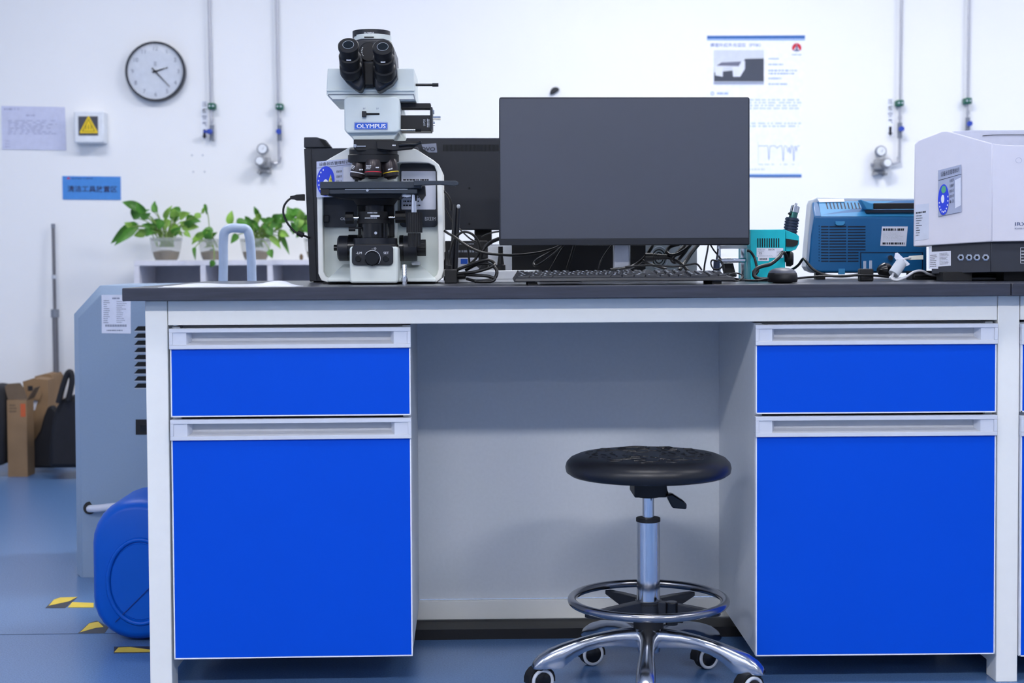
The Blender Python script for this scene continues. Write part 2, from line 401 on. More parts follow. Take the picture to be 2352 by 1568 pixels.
# ================================================================ stool
SX = P(1489, 1300, 3.10).x; SY = 3.10
st = thing('stool', 'round black stool on chrome gas column with foot ring and five casters', 'stool', (SX, SY, 0))
def zat(py, Y=SY): return P(1489, py, Y).z
seat = obj('seat', MB().lathe((SX, SY, 0), (0, 0, 1), [(0.02, 0.4475), (0.148, 0.448), (0.164, 0.4505), (0.1725, 0.4565), (0.1745, 0.466), (0.172, 0.476), (0.164, 0.4845), (0.15, 0.4905), (0.13, 0.493), (0.02, 0.4935)], 64), PU, st, smooth=60)
em = MB(); rnd = random.Random(3)
for rad in (0.035, 0.055, 0.075, 0.095, 0.113, 0.128):
    an = rnd.random()*6
    e0 = an+2*math.pi
    while an < e0-0.3:
        L = rnd.uniform(0.35, 1.1)*0.06/rad; k = 8
        pts = [(SX+(rad+0.005*math.sin(6.28*j/k+rad*90))*math.cos(an+L*j/k), SY+(rad+0.005*math.sin(6.28*j/k+rad*90))*math.sin(an+L*j/k), 0.4932-0.0008*(rad > 0.12)) for j in range(k+1)]
        em.tube(spline(pts, 3), 0.0019, 8); an += L+0.028/rad
obj('embossed_pattern', em, PU, seat)
obj('mount_plate', MB().box(SX-0.034, SX+0.034, SY-0.05, SY+0.05, zat(1134), 0.4478).cyl((SX, SY, zat(1140)), (SX, SY, 0.447), 0.028), BLACKM, st, bevel=0.003)
lv = MB().tube(spline([(SX+0.03, SY-0.03, 0.443), P(1530, 1128, 3.07), P(1537, 1138, 3.05)], 5), 0.0035)
lvr = obj('lever', lv, BLACKM, st)
obj('lever_paddle', MB().ppoly([(1531, 1136), (1545, 1134), (1570, 1150), (1578, 1158), (1577, 1170), (1545, 1167), (1534, 1146)], 3.04, 3.065), BLACKG, lvr, bevel=0.003)
obj('gas_piston', MB().cyl((SX, SY, zat(1195)), (SX, SY, zat(1135)), 0.0125, n=32), CHROME, st)
obj('column', MB().cyl((SX, SY, zat(1384)), (SX, SY, zat(1192)), 0.0245, n=40), CHROME, st)
obj('collar', MB().cyl((SX, SY, zat(1197)), (SX, SY, zat(1188)), 0.0255, n=40), RUBBER, st, bevel=0.001)
obj('lower_collar', MB().cyl((SX, SY, zat(1392)), (SX, SY, zat(1380)), 0.0285, n=40), RUBBER, st, bevel=0.001)
RZ = zat(1377); RR = (1490-1303)*SY/FPX-0.0085
obj('foot_ring', MB().tube([(SX+RR*math.cos(i*math.pi/40), SY+RR*math.sin(i*math.pi/40), RZ) for i in range(80)], 0.0088, 14, closed=True), DCHROME, st, smooth=60)
for an in (118, 46, -28, 190+20):
    a_ = math.radians(an); c_, s_ = math.cos(a_), math.sin(a_); n_ = Vector((-s_, c_, 0))
    def q_(r, z, w): return [Vector((SX+c_*r, SY+s_*r, z))+n_*w, Vector((SX+c_*r, SY+s_*r, z))-n_*w]
    secs = []
    for r, zt_, zb_, w in ((0.018, RZ+0.0, RZ-0.036, 0.011), (RR*0.6, RZ-0.004, RZ-0.03, 0.009), (RR-0.004, RZ-0.009, RZ-0.018, 0.007)):
        aa = q_(r, zt_, w); bb = q_(r, zb_, w); secs.append([aa[0], aa[1], bb[1], bb[0]])
    obj('ring_spoke', MB().loft(secs), BLACKS, st, bevel=0.0015)
obj('ring_hub', MB().lathe((SX, SY, 0), (0, 0, 1), [(0.029, RZ-0.056), (0.03, RZ-0.03), (0.028, RZ+0.0)], 32), BLACKS, st)
obj('clamp_knob', MB().cyl((SX+0.045, SY-0.035, RZ-0.045), (SX+0.045, SY-0.035, RZ+0.004), 0.013, n=16).cyl((SX+0.05, SY-0.04, RZ-0.036), (SX+0.068, SY-0.045, RZ-0.036), 0.003), BLACKG, st, bevel=0.002)
hub = obj('hub', MB().lathe((SX, SY, 0), (0, 0, 1), [(0.024, 0.075), (0.026, 0.09), (0.034, 0.1), (0.036, 0.122), (0.03, 0.128)], 32).cyl((SX, SY, 0.068), (SX, SY, 0.076), 0.013), CASTAL, st)
obj('hub_cap', MB().cyl((SX, SY, 0.126), (SX, SY, zat(1415)), 0.032, n=32), BLACKM, hub)
for an in (-98, -26, 46, 118, 190):
    a_ = math.radians(an); c_, s_ = math.cos(a_), math.sin(a_); n_ = Vector((-s_, c_, 0)); up = Vector((0, 0, 1))
    secs = []
    prof = [(0.012, 0.126, 0.088, 0.026), (0.04, 0.127, 0.090, 0.021), (0.075, 0.124, 0.094, 0.0165), (0.11, 0.119, 0.092, 0.015), (0.14, 0.113, 0.085, 0.0155), (0.165, 0.107, 0.073, 0.017), (0.183, 0.102, 0.060, 0.0185), (0.19, 0.100, 0.0535, 0.019), (0.215, 0.091, 0.0535, 0.0195), (0.235, 0.079, 0.0535, 0.0185), (0.247, 0.066, 0.0535, 0.015), (0.251, 0.056, 0.0535, 0.011)]
    for j, (r, zt_, zb_, hw) in enumerate(prof):
        o = Vector((SX+c_*r, SY+s_*r, 0)); sec = []; hz = zt_-zb_
        for wx, wz in ((-0.85, 0), (-1, 0.3), (-1, 0.6), (-0.8, 0.86), (-0.42, 0.98), (0, 1.0), (0.42, 0.98), (0.8, 0.86), (1, 0.6), (1, 0.3), (0.85, 0)):
            sec.append(o+n_*hw*wx+up*(zb_+hz*wz))
        secs.append(sec)
    obj('leg', MB().loft(secs), CASTAL, st, smooth=50)
    tip = Vector((SX+c_*0.235, SY+s_*0.235, 0))
    face = {-98: (0.25, -1), -26: (0.5, -0.9), 46: (0.45, -0.9), 118: (0.35, -0.95), 190: (0.4, -0.9)}[an]
    ax = Vector((face[0], face[1], 0)).normalized(); fw = Vector((-ax.y, ax.x, 0)); fw = -fw if fw.x > 0 else fw
    wc = tip+Vector({-98: (0, -0.01, 0.026), -26: (-0.012, -0.01, 0.026), 46: (-0.018, -0.045, 0.026), 118: (0.004, -0.045, 0.026), 190: (0.004, 0, 0.026)}[an])
    cs = obj('caster', MB().cyl(tip+Vector((0, 0, 0.036)), tip+Vector((0, 0, 0.0533)), 0.009, n=16).lathe(wc-ax*0.008, ax, [(0.014, -0.014), (0.0255, -0.010), (0.026, 0.006), (0.024, 0.009)], 32), BLACKM, st, smooth=45)
    hood = MB(); sec = []
    for k in range(11):
        t_ = math.pi*(-0.05+1.1*k/10); rdir = fw*math.cos(t_)*1.0+up*math.sin(t_)
        sec.append([wc-ax*0.024+rdir*0.027, wc+ax*0.001+rdir*0.027, wc+ax*0.001+rdir*0.031, wc-ax*0.024+rdir*0.031])
    obj('hood', hood.loft(sec), BLACKM, cs, smooth=50)
    obj('wheel_rim', MB().tube([wc+ax*0.004+(fw*math.cos(i*math.pi/18)+up*math.sin(i*math.pi/18))*0.0215 for i in range(36)], 0.0038, 8, closed=True), LGREY, cs, smooth=60)
    obj('wheel_cap', MB().lathe(wc, ax, [(0.019, 0.0), (0.018, 0.006), (0.012, 0.0085)], 28), BLACKG, cs)
# ================================================================ microscope
MX = P(870, 650, 3.42).x
ms = thing('microscope', 'light grey upright metallurgical microscope with black eyepieces at the left end of the bench', 'microscope', (MX, 3.45, ZT))
outer = [(752, 648), (738, 644), (731, 628), (729, 500), (727, 392), (731, 380), (760, 362), (803, 338), (860, 333), (925, 335), (957, 343), (996, 368), (1008, 378), (1015, 392), (1017, 500), (1019, 622), (1015, 638), (1003, 648)]
inner = [(760, 638), (750, 636), (743, 624), (741, 500), (741, 404), (745, 394), (770, 386), (806, 380), (860, 376), (916, 374), (945, 373), (984, 374), (997, 380), (1003, 394), (1005, 500), (1007, 618), (1003, 632), (995, 638)]
bd = obj('stand', MB().ppoly(outer, 3.445, 3.64), SCOPEW, ms, bevel=0.004)
obj('rim', MB().ring(outer, inner, 3.41, 3.445), SCOPEW, bd, bevel=0.002)
obj('recess_floor', MB().ppoly(inner, 3.443, 3.4445), SCOPE, bd)
w = MB(); w.add([P(752, 640, 3.35), P(1002, 640, 3.35), P(965, 606, 3.442), P(790, 606, 3.442), P(752, 647, 3.35), P(1002, 647, 3.35), P(1002, 650, 3.442), P(752, 650, 3.442)],
      [(0,1,2,3),(0,4,5,1),(1,5,6,2),(0,3,7,4),(4,7,6,5),(2,6,7,3)])
obj('base_flare', w, SCOPE, ms, bevel=0.002)
obj('pillar', MB().pbox(822, 352, 912, 610, 3.405, 3.444), SCOPE, ms, bevel=0.006)
lp = obj('front_panel', MB().ppoly(rrect(742, 440, 820, 522, 8), 3.436, 3.4429), SCOPEB, ms, label='dark panel with power switch')
obj('power_switch', MB().pbox(743, 494, 756, 510, 3.431, 3.436), BLACKG, lp, bevel=0.001)
text('OLYMPUS', rect(782, 499, 822, 505.5, 3.4355), WHITE_INK, lp, bold=0.01)
rp = obj('front_panel', MB().ppoly(rrect(918, 374.5, 1005, 521, 9), 3.436, 3.4429), SCOPEB, ms, label='dark panel with asset label')
asset = obj('asset_label', MB().ppoly(rrect(922, 393, 1001, 481, 2), 3.4345, 3.4358), PAPER, rp)
mb = MB(); scribble(mb, rect(926, 411, 986, 415, 3.434), 1, fill=0.9, ragged=0.05); scribble(mb, rect(926, 420, 975, 476, 3.434), 6, seed=4, fill=0.35)
obj('printing', mb, BLACK_INK, asset)
text('BX53M', rect(976, 498, 1001, 506.5, 3.4355), LGREY, rp)
for a_, b_ in ((745, 775), (965, 1000)):
    obj('rubber_foot', MB().box(P(a_, 650, 3.42).x, P(b_, 650, 3.42).x, 3.40, 3.43, ZT, P(a_, 648, 3.42).z), RUBBER, ms)
    obj('rubber_foot', MB().box(P(a_, 650, 3.42).x, P(b_, 650, 3.42).x, 3.58, 3.62, ZT, P(a_, 648, 3.42).z), RUBBER, ms)
# status card
cdq = [(727, 371, 3.40), (815, 362.5, 3.40), (815, 452, 3.40), (727, 453, 3.40)]
card = obj('status_card', slab(MB(), cdq, 0.002), mat('card_lilac', (196, 204, 232), 0.5), ms)
cf = quadmap([(x, y, 3.3994) for x, y, _ in cdq])
def disc_on(f, u, v, ru, rv, name, m, par, n=40, th=None):
    mb = MB(); pts = [f(u+ru*math.cos(2*math.pi*i/n), v+rv*math.sin(2*math.pi*i/n)) for i in range(n)]
    mb.prism(pts, th if th else Vector((0, -0.0008, 0))); return obj(name, mb, m, par)
text('设备状态管理标识', [(733, 373.5, 3.399), (802, 367, 3.399), (802, 375, 3.399), (733, 381.5, 3.399)], BLACK_INK, card, 'heading')
dl = disc_on(cf, 0.24, 0.56, 0.235, 0.41, 'status_dial', DIALB, card)
disc_on(lambda u, v: cf(u, v)+Vector((0, -0.0009, 0)), 0.24, 0.62, 0.065, 0.11, 'dial_hub', WHITE_INK, dl)
mb = MB(); g = lambda u, v: cf(u, v)+Vector((0, -0.0012, 0))
mb.add([g(0.31, 0.58), g(0.37, 0.38), g(0.42, 0.62), g(0.33, 0.70)], [(0, 1, 2, 3)]); obj('dial_window', mb, OLIVE, dl)
text('待', [(758, 409, 3.3975), (763, 409, 3.3975), (763, 415, 3.3975), (758, 415, 3.3975)], BLACK_INK, dl)
mb = MB()
for i in range(9):
    an = math.radians(110+i*22); u = 0.24+0.185*math.cos(an); v = 0.56-0.33*math.sin(an)
    mb.add([g(u-0.015, v-0.022), g(u+0.015, v-0.022), g(u+0.015, v+0.022), g(u-0.015, v+0.022)], [(0, 1, 2, 3)])
obj('dial_marks', mb, WHITE_INK, dl)
obj('write_in_field', MB().add([cf(0.70, 0.22), cf(1, 0.2), cf(1, 0.9), cf(0.70, 0.92)], [(0, 1, 2, 3)]), PAPER, card)
for k, tx in enumerate(('设备名称:', '设备编号:', '保管人员:')):
    text(tx, [(772, 391+11.5*k, 3.399), (786, 390.3+11.5*k, 3.399), (786, 396+11.5*k, 3.399), (772, 397+11.5*k, 3.399)], BLACK_INK, card)
mb = MB(); mb.add([cf(0.01, 0.18), cf(0.99, 0.15), cf(0.99, 0.158), cf(0.01, 0.188)], [(0, 1, 2, 3)]); obj('ruled_line', mb, BLACK_INK, card)
# nose / control box
nose = obj('control_housing', MB().ppoly(rrect(803, 566, 914, 650, 7), 3.29, 3.44), SCOPE, ms, bevel=0.004)
cp = obj('control_panel', MB().ppoly(rrect(808, 563, 903, 609, 9), 3.284, 3.2905), BLACKS, nose, bevel=0.001)
cpt = obj('housing_top', MB().pbox(812, 560, 908, 572, 3.293, 3.42), BLACKM, nose, bevel=0.002)
def knob_y(px, py, r, Y, ln, name, m, par, ribs=0, label=None):
    c = P(px, py, Y); o = obj(name, MB().lathe(c, (0, -1, 0), [(r, 0), (r, ln*0.8), (r*0.88, ln)], 40, ribs=ribs, ribd=r*0.05), m, par)
    if label: o['label'] = label
    return o
knob_y(855, 593.5, 0.0165, 3.284, 0.010, 'brightness_dial', BLACKG, cp, ribs=20)
knob_y(823, 594, 0.0066, 3.284, 0.003, 'button', BLACKG, cp); knob_y(886.5, 594, 0.0066, 3.284, 0.003, 'button', BLACKG, cp)
arc = MB(); arc.tube([P(855+18.6*math.cos(t), 593.5+18.6*math.sin(t), 3.2835) for t in [math.radians(-150+i*10) for i in range(20)]], 0.0006, 6)
obj('dial_scale', arc, WHITE_INK, cp)
text('-LIM', rect(818, 578, 831, 583.5, 3.2832), WHITE_INK, cp); text('SET', rect(881, 578, 893, 583.5, 3.2832), WHITE_INK, cp)
text('-☼', rect(854, 567.5, 865, 573.5, 3.2832), WHITE_INK, cp, 'lamp_symbol')
# focus knobs
fy = 3.395
def cylx(pa, pb, py, rpx, name, m, par, ribs=0, Y=fy, taper=1.0, n=40):
    a_ = P(pa, py, Y); b_ = Vector((P(pb, py, Y).x, a_.y, a_.z)); r_ = rpx*sc(Y)
    return obj(name, MB().lathe(a_, (1, 0, 0), [(r_*taper, 0), (r_, (b_.x-a_.x)*0.15), (r_, b_.x-a_.x)], n, ribs=ribs, ribd=0.0008), m, par)
k1 = cylx(776, 800, 570, 29, 'focus_knob', BLACKS, ms, 20, taper=0.82); cylx(767, 777, 569, 7, 'knob_stub', BLACKG, k1)
cylx(801, 822, 569, 30, 'focus_collar', BLACKG, k1)
k2 = cylx(928, 958, 570, 29, 'focus_knob', BLACKS, ms, 20); cylx(918, 927, 570, 30, 'focus_collar', BLACKG, k2); cylx(958.5, 978, 569, 19, 'fine_focus_knob', BLACKM, k2, 24)
obj('adapter_socket', MB().ppoly(rrect(945, 600, 965, 609, 4), 3.40, 3.44), LGREY, ms, bevel=0.001)
# condenser
def cylz(px, ya, yb, rpx, Y, name, m, par, ribs=0, rb=None, n=48):
    s_ = sc(Y); top = P(px, ya, Y); bot = Vector((top.x, top.y, P(px, yb, Y).z)); hh = top.z-bot.z
    return obj(name, MB().lathe(bot, (0, 0, 1), [((rb or rpx)*s_, 0), (rpx*s_, hh)], n, ribs=ribs, ribd=0.0009), m, par)
YC = 3.36
cond = cylz(860, 463, 487, 22, YC, 'condenser', BLACKS, ms)
cylz(862, 444, 472, 62, YC, 'stage_mount', BLACKM, ms, rb=42)
cr = cylz(857, 486, 506, 33, YC, 'condenser_ring', BLACKM, cond)
mb = MB(); scribble(mb, rect(844, 487, 867, 490, YC-0.0345), 1, fill=1, ragged=0); scribble(mb, rect(838, 499, 868, 502, YC-0.0345), 1, seed=3, fill=0.8); obj('engraving', mb, LGREY, cr)
quad(MB(), rect(851, 494, 872, 498, YC-0.0348)); obj('white_index_plate', quad(MB(), rect(851, 494, 872, 498, YC-0.0348)), WHITE_INK, cr)
cylz(858, 506, 513, 37.5, YC, 'aperture_ring', BLACKM, cond, ribs=24)
cylz(862, 513, 546, 32, YC, 'lower_lens_mount', BLACKG, cond)
cylz(862, 547, 564, 50, 3.365, 'field_stop_ring', BLACKS, ms, ribs=24, n=72)
c_ = P(863, 535, YC-0.036); obj('clamp_screw', MB().lathe(c_, (0, -1, 0), [(0.0032, 0), (0.0032, 0.003)], 16), LGREY, cond)
cylx(794, 812, 500, 14, 'centering_knob', BLACKM, cond, 16, Y=YC, n=24); cylx(812, 826, 500, 5, 'centering_shaft', CHROME, cond, Y=YC)
cylx(908, 932, 498, 14, 'centering_knob', BLACKM, cond, 16, Y=YC, n=24); cylx(893, 908, 499, 4, 'centering_shaft', CHROME, cond, Y=YC)
cylx(801, 816, 526, 5, 'lever_tip', BLACKM, cond, Y=YC, n=16); cylx(816, 830, 523, 2.5, 'lever_arm', BLACKM, cond, Y=YC, n=12)
obj('condenser_carrier', MB().pbox(822, 455, 905, 545, 3.385, 3.405), BLACKM, ms, bevel=0.002)
# stage
stg = obj('stage', MB().pbox(735, 416.5, 968, 433, 3.26, 3.42), STAGEM, ms, bevel=0.0015)
obj('stage_carriage', MB().pbox(741, 433.3, 958, 444.5, 3.265, 3.41), STAGEM, stg, bevel=0.0015)
obj('stage_end_block', MB().pbox(736, 433.2, 756, 447, 3.262, 3.30), BLACKM, stg, bevel=0.001)
obj('stage_underside', MB().ppoly([(746, 445), (925, 445), (915, 455), (800, 456), (770, 453)], 3.29, 3.40), BLACKM, stg, bevel=0.001)
obj('guide_rail', MB().pbox(792, 434, 936, 435.6, 3.2635, 3.268), LGREY, stg)
knob_y(844, 437, 0.0034, 3.266, 0.004, 'locking_screw', CHROME, stg)
obj('specimen_arm', MB().ppoly([(950, 415), (1046, 415), (1053, 418), (1053, 424), (1045, 427), (1010, 424), (950, 426)], 3.245, 3.262), STAGEM, stg, bevel=0.001)
obj('drive_bracket', MB().ppoly([(931, 432), (976, 426), (977, 448), (968, 461), (960, 447), (931, 445)], 3.285, 3.32), BLACKM, stg, bevel=0.001)
cylz(950.5, 446, 489, 6.6, 3.30, 'drive_shaft', CHROME, stg, n=24)
cylz(951.5, 488, 534, 18.3, 3.30, 'stage_drive_knob', BLACKM, stg, ribs=24)
cylz(951.5, 535, 566, 14.8, 3.30, 'stage_drive_knob', BLACKM, stg, ribs=20, label=None) if False else cylz(951.5, 535, 566, 14.8, 3.30, 'stage_drive_knob', BLACKM, stg, ribs=20)
obj('bracket_plate', MB().ppoly([(914, 445), (945, 445), (945, 450), (935, 453), (916, 449)], 3.31, 3.35), CHROME, stg)
# nosepiece and objectives
npc = obj('nosepiece', MB().lathe(P(858, 374, 3.37), (0.0, -0.06, 1), [(0.052, 0), (0.0565, 0.003), (0.0565, 0.018), (0.0545, 0.0195), (0.0545, 0.03), (0.05, 0.034)], 96), BLACKM, ms)
obj('knurled_ring', MB().lathe(P(858, 373, 3.37), (0.0, -0.06, 1), [(0.0575, 0.001), (0.0575, 0.017)], 96, ribs=48, ribd=0.001), BLACKM, npc)
def objective(ax, ay, bx, by, Y, r, ring, ink):
    a_ = P(ax, ay, Y); b_ = P(bx, by, Y-0.002); L = (b_-a_).length; s_ = r*sc(Y)
    o = obj('objective', MB().lathe(a_, b_-a_, [(s_*0.9, 0), (s_*0.98, L*0.15), (s_, L*0.8), (s_*0.92, L*0.9), (s_*0.6, L*0.97), (s_*0.55, L*1.02)], 40), mat('objective_barrel', (58, 52, 54), 0.3, metal=0.4), npc)
    obj('colour_band', MB().lathe(a_, b_-a_, [(s_*1.012, L*0.66), (s_*1.012, L*0.70)], 40), ring, o)
    return o
o1 = objective(828, 368, 820, 412, 3.345, 18, WHITE_INK, 1)
o2 = objective(857, 368, 857, 409, 3.325, 19.5, RED, 1)
o3 = objective(893, 368, 900, 410, 3.345, 18.5, YELLOW, 1)
objective(875, 370, 879, 406, 3.405, 18, DCHROME, 1); objective(842, 370, 838, 406, 3.405, 18, DCHROME, 1)
mb = MB(); scribble(mb, rect(841, 379, 853, 389, 3.3035), 3, fill=0.5); scribble(mb, rect(863, 383, 872, 386, 3.3035), 1, seed=5, fill=0.9); obj('engraving', mb, WHITE_INK, o2)
mb = MB(); scribble(mb, [(891, 388, 3.325), (902, 385, 3.325), (902, 388.5, 3.325), (891, 391, 3.325)], 1, fill=0.9); obj('engraving', mb, WHITE_INK, o3)
mb = MB(); scribble(mb, [(806, 376, 3.325), (816, 381, 3.325), (813, 391, 3.325), (806, 386, 3.325)], 3, fill=0.5); scribble(mb, rect(825, 388, 834, 391, 3.325), 1, fill=0.9); obj('engraving', mb, WHITE_INK, o1)
sl = obj('slider_block', MB().ppoly([(812, 320), (905, 320), (905, 343), (897, 347), (820, 347), (812, 340)], 3.315, 3.42), BLACKM, ms, bevel=0.002)
obj('slider_lever', MB().ppoly([(864, 324), (968, 323), (960, 332), (945, 342), (905, 346), (866, 342)], 3.305, 3.325), BLACKM, sl, bevel=0.0015)
obj('slider_grip', MB().tube(spline([P(916, 333, 3.30), P(935, 331, 3.30), P(955, 331, 3.30), P(968, 327, 3.30)], 5), 0.0035), BLACKG, sl)
knob_y(816, 335, 0.004, 3.316, 0.004, 'screw', CHROME, sl)
mb = MB(); mb.pbox(818, 334.5, 840, 337, 3.312, 3.316); obj('slider_rod', mb, CHROME, sl)
mb = MB(); scribble(mb, rect(901, 332, 909, 335, 3.3045), 1, fill=0.9); obj('engraving', mb, WHITE_INK, sl)
# illuminator
il = obj('illuminator', MB().ppoly([(796, 221), (911, 221), (917, 226), (919, 240), (919, 298), (912, 304), (797, 306), (791, 298), (790, 228)], 3.315, 3.60), SCOPE, ms, bevel=0.004, seg=3)
obj('illuminator_neck', MB().ppoly([(792, 301), (917, 299), (910, 313), (905, 322), (813, 323), (805, 312)], 3.33, 3.55), SCOPE, il, bevel=0.003)
obj('selector_slot', MB().ppoly(rrect(838, 259.5, 872, 264, 2), 3.3138, 3.3149), DARK, il)
obj('selector_knob', MB().pbox(831, 255, 841, 268.5, 3.304, 3.3145), BLACKS, il, bevel=0.001)
text('BF', rect(834, 247.5, 839.5, 251, 3.3145), GREY_INK, il); text('DF', rect(864.5, 247.5, 870, 251, 3.3145), GREY_INK, il)
bg = obj('badge', MB().ppoly(rrect(813.5, 280.5, 890.5, 297.5, 2.5), 3.3125, 3.3149), BADGE, il, label='blue badge with white lettering')
text('OLYMPUS', rect(819, 285, 885, 294, 3.312), WHITE_INK, bg); text('OLYMPUS', rect(819.5, 284.8, 885.5, 294.2, 3.3119), WHITE_INK, bg); text('OLYMPUS', rect(820, 285, 886, 294, 3.3118), WHITE_INK, bg)
obj('badge_outline', MB().ring(rrect(814.2, 281.2, 889.8, 296.8, 2), rrect(815.2, 282.2, 888.8, 295.8, 1.6), 3.312, 3.3124), LGREY, bg)
a1 = obj('polariser_slider', MB().pbox(917, 237, 989, 249, 3.36, 3.40), BLACKM, ms, bevel=0.001)
a2 = obj('analyser_module', MB().pbox(918, 264.5, 991, 300.5, 3.35, 3.42), BLACKM, ms, bevel=0.001)
obj('end_plate', MB().pbox(988, 246, 993.5, 298, 3.345, 3.40), BLACKS, a2, bevel=0.0005)
for y_, x_, r_ in ((257.5, 997.5, 5), (271.5, 1012, 4.6), (284, 999, 4.6)): cylx(993.5, x_, y_, r_, 'thumb_screw', CHROME, a2, 10, Y=3.37, n=20)
cylx(918, 954, 298.5, 2.0, 'pull_rod', CHROME, a2, Y=3.34, n=12); cylx(954, 967, 298.5, 3.8, 'rod_tip', BLACKG, a2, 6, Y=3.34, n=16)
text('U-PO3', [(972, 289, 3.3485), (972, 274, 3.3485), (977, 274, 3.3485), (977, 289, 3.3485)], LGREY, a2)
mb = MB(); scribble(mb, [(980, 292, 3.3485), (980, 272, 3.3485), (987, 272, 3.3485), (987, 292, 3.3485)], 2, fill=0.5); obj('engraving', mb, LGREY, a2)
# intermediate tube
it = obj('intermediate_tube', MB().ppoly([(752.5, 157), (951, 157), (952, 204), (955, 231), (762, 231), (750, 218), (750, 204)], 3.33, 3.53), SCOPE, ms, bevel=0.002)
obj('tube_lip', MB().ppoly([(750, 204.5), (952.5, 204.5), (952.8, 209), (750, 209)], 3.326, 3.3305), SCOPE, it, bevel=0.0008)
obj('end_cover', MB().ring([(754, 216), (951, 216), (954, 229), (763, 229.5), (753, 219)], [(756, 217.5), (949, 217.5), (951.5, 227.5), (764, 228), (755.5, 219)], 3.3285, 3.331), GREY, it)
cylx(952, 993, 195, 3.2, 'pull_rod', BLACKG, it, Y=3.40, n=16); cylx(993, 1007, 195, 4.2, 'rod_tip', BLACKM, it, 8, Y=3.40, n=16)
obj('tube_dovetail', MB().pbox(815, 206, 895, 222, 3.34, 3.5), SCOPE, it, bevel=0.002)
# head
hd = obj('binocular_head', MB().ppoly([(812, 92), (830, 88), (880, 88), (898, 93), (905, 112), (908, 160), (890, 190), (865, 200), (830, 200), (800, 188), (786, 160), (790, 120)], 3.33, 3.5), BLACKS, ms, bevel=0.006, seg=3)
cylz(853, 73, 87, 43, 3.43, 'photo_port_cap', BLACKS, hd, n=56)
cylz(856, 83.5, 100, 42.5, 3.425, 'port_collar', SCOPE, hd, n=56)
text('OLYMPUS', rect(836, 73.8, 859, 77.2, 3.386), WHITE_INK, hd, bold=0.01)
mb = MB(); scribble(mb, rect(843, 78, 850, 80.3, 3.386), 1, fill=1, ragged=0); obj('cap_lettering', mb, LGREY, hd)
obj('port_slot', MB().ppoly(rrect(836, 84, 859, 86, 1), 3.380, 3.384), DARK, hd)
knob_y(848, 121, 0.0225, 3.333, 0.012, 'interpupillary_disc', BLACKM, hd)
mb = MB()
for k in range(6):
    an = math.radians(150+k*13); x_ = 848+19*math.cos(an)*0.9; y_ = 118-19*math.sin(an)*0.9
    mb.cyl(P(x_, y_, 3.3215), P(x_, y_, 3.3205), 0.0010, n=8)
obj('scale_dots', mb, WHITE_INK, hd)
for px_, py_, poly in ((800, 103.5, [(778, 126), (784, 118), (822, 118), (829, 126), (833, 150), (837, 190), (829, 212), (812, 203), (795, 189), (783, 174), (779, 150)]),
                  (879, 108, [(858, 132), (863, 122), (900, 120), (906, 128), (910, 150), (912, 176), (901, 192), (882, 205), (866, 213), (859, 195), (857, 160)])):
    hs = obj('prism_housing', MB().ppoly(poly, 3.285, 3.40), BLACKS, ms, bevel=0.008, seg=4)
    ax = Vector((0.0, -0.79, 0.61)); c0 = P(px_, py_, 3.215)
    ey = obj('eyepiece', MB().lathe(c0, -ax, [(0.0125, -0.0003), (0.0205, -0.0008), (0.0224, 0.0008), (0.0226, 0.008), (0.0205, 0.016), (0.02, 0.03), (0.0232, 0.032), (0.0232, 0.046), (0.0212, 0.048), (0.0212, 0.06), (0.0242, 0.063), (0.0242, 0.082), (0.02, 0.09)], 48), BLACKM, ms, smooth=40)
    obj('eye_lens', MB().lathe(c0, -ax, [(0.0115, -0.0012), (0.0115, -0.0002)], 36), LENS, ey)
    obj('lens_ring', MB().tube([c0+ax*0.0012+(Vector((1, 0, 0))*math.cos(t)+Vector((0, 0.61, 0.79))*math.sin(t))*0.0119 for t in [i*math.pi/18 for i in range(36)]], 0.0004, 6, closed=True), LGREY, ey)
    mb = MB(); q0 = c0-ax*0.024+Vector((0, -0.6, -0.8))*0.0206
    mb.add([q0+Vector((-0.005, 0, 0.0008)), q0+Vector((0.005, 0, 0.0008)), q0+Vector((0.005, 0, -0.0012)), q0+Vector((-0.005, 0, -0.0012))], [(0, 1, 2, 3)]); obj('engraving', mb, WHITE_INK, ey)
obj('head_bridge', MB().pbox(833, 140, 862, 200, 3.31, 3.36), BLACKM, ms, bevel=0.006)
# ================================================================ things round the microscope
t = thing('desktop_computer', 'upright black computer case standing behind and left of the microscope', 'computer', P(760, 650, 3.75))
WL[t.name].z = ZT; t.location.z = ZT
zfix = lambda Y: 0
obj('case', MB().ppoly([(698, 341), (960, 338), (960, 646.5), (711, 646.5)], 3.67, 3.87), MONB, t, bevel=0.002)
obj('front_strip', MB().ppoly([(698.5, 342), (714, 342), (727, 645), (711.5, 645)], 3.664, 3.6695), BLACKS, t)
obj('top_handle', MB().ppoly([(698, 315), (728, 315), (748, 321), (762, 339), (698, 339)], 3.68, 3.72), MONB, t, bevel=0.002)
obj('handle_opening', MB().ppoly([(733, 319), (744, 321), (755, 336), (745, 336)], 3.676, 3.6795), DARK, t)
obj('case_foot', MB().box(P(720, 640, 3.7).x, P(950, 640, 3.7).x, 3.7, 3.85, ZT, P(720, 646.5, 3.67).z), RUBBER, t)
def cable(name, label, pts, Y, r, m=CABLE, k=8, cat='cable', group=None, rest=None):
    pp = ppath(pts, Y, k)
    for p in pp: p.z = max(p.z, ZT+r+0.0003) if p.y < 4.0 else p.z
    o = obj(name, MB().tube(pp, r, 8), m, smooth=60); tag(o, label, cat, group); return o
c_ = cable('usb_cable', 'thin black cable looping from the left edge of the black computer case', [(690, 454), (676, 454), (664, 458), (653, 472), (651, 490), (660, 512), (676, 531), (690, 538), (712, 546, 3.66)], 3.65, 0.0026)
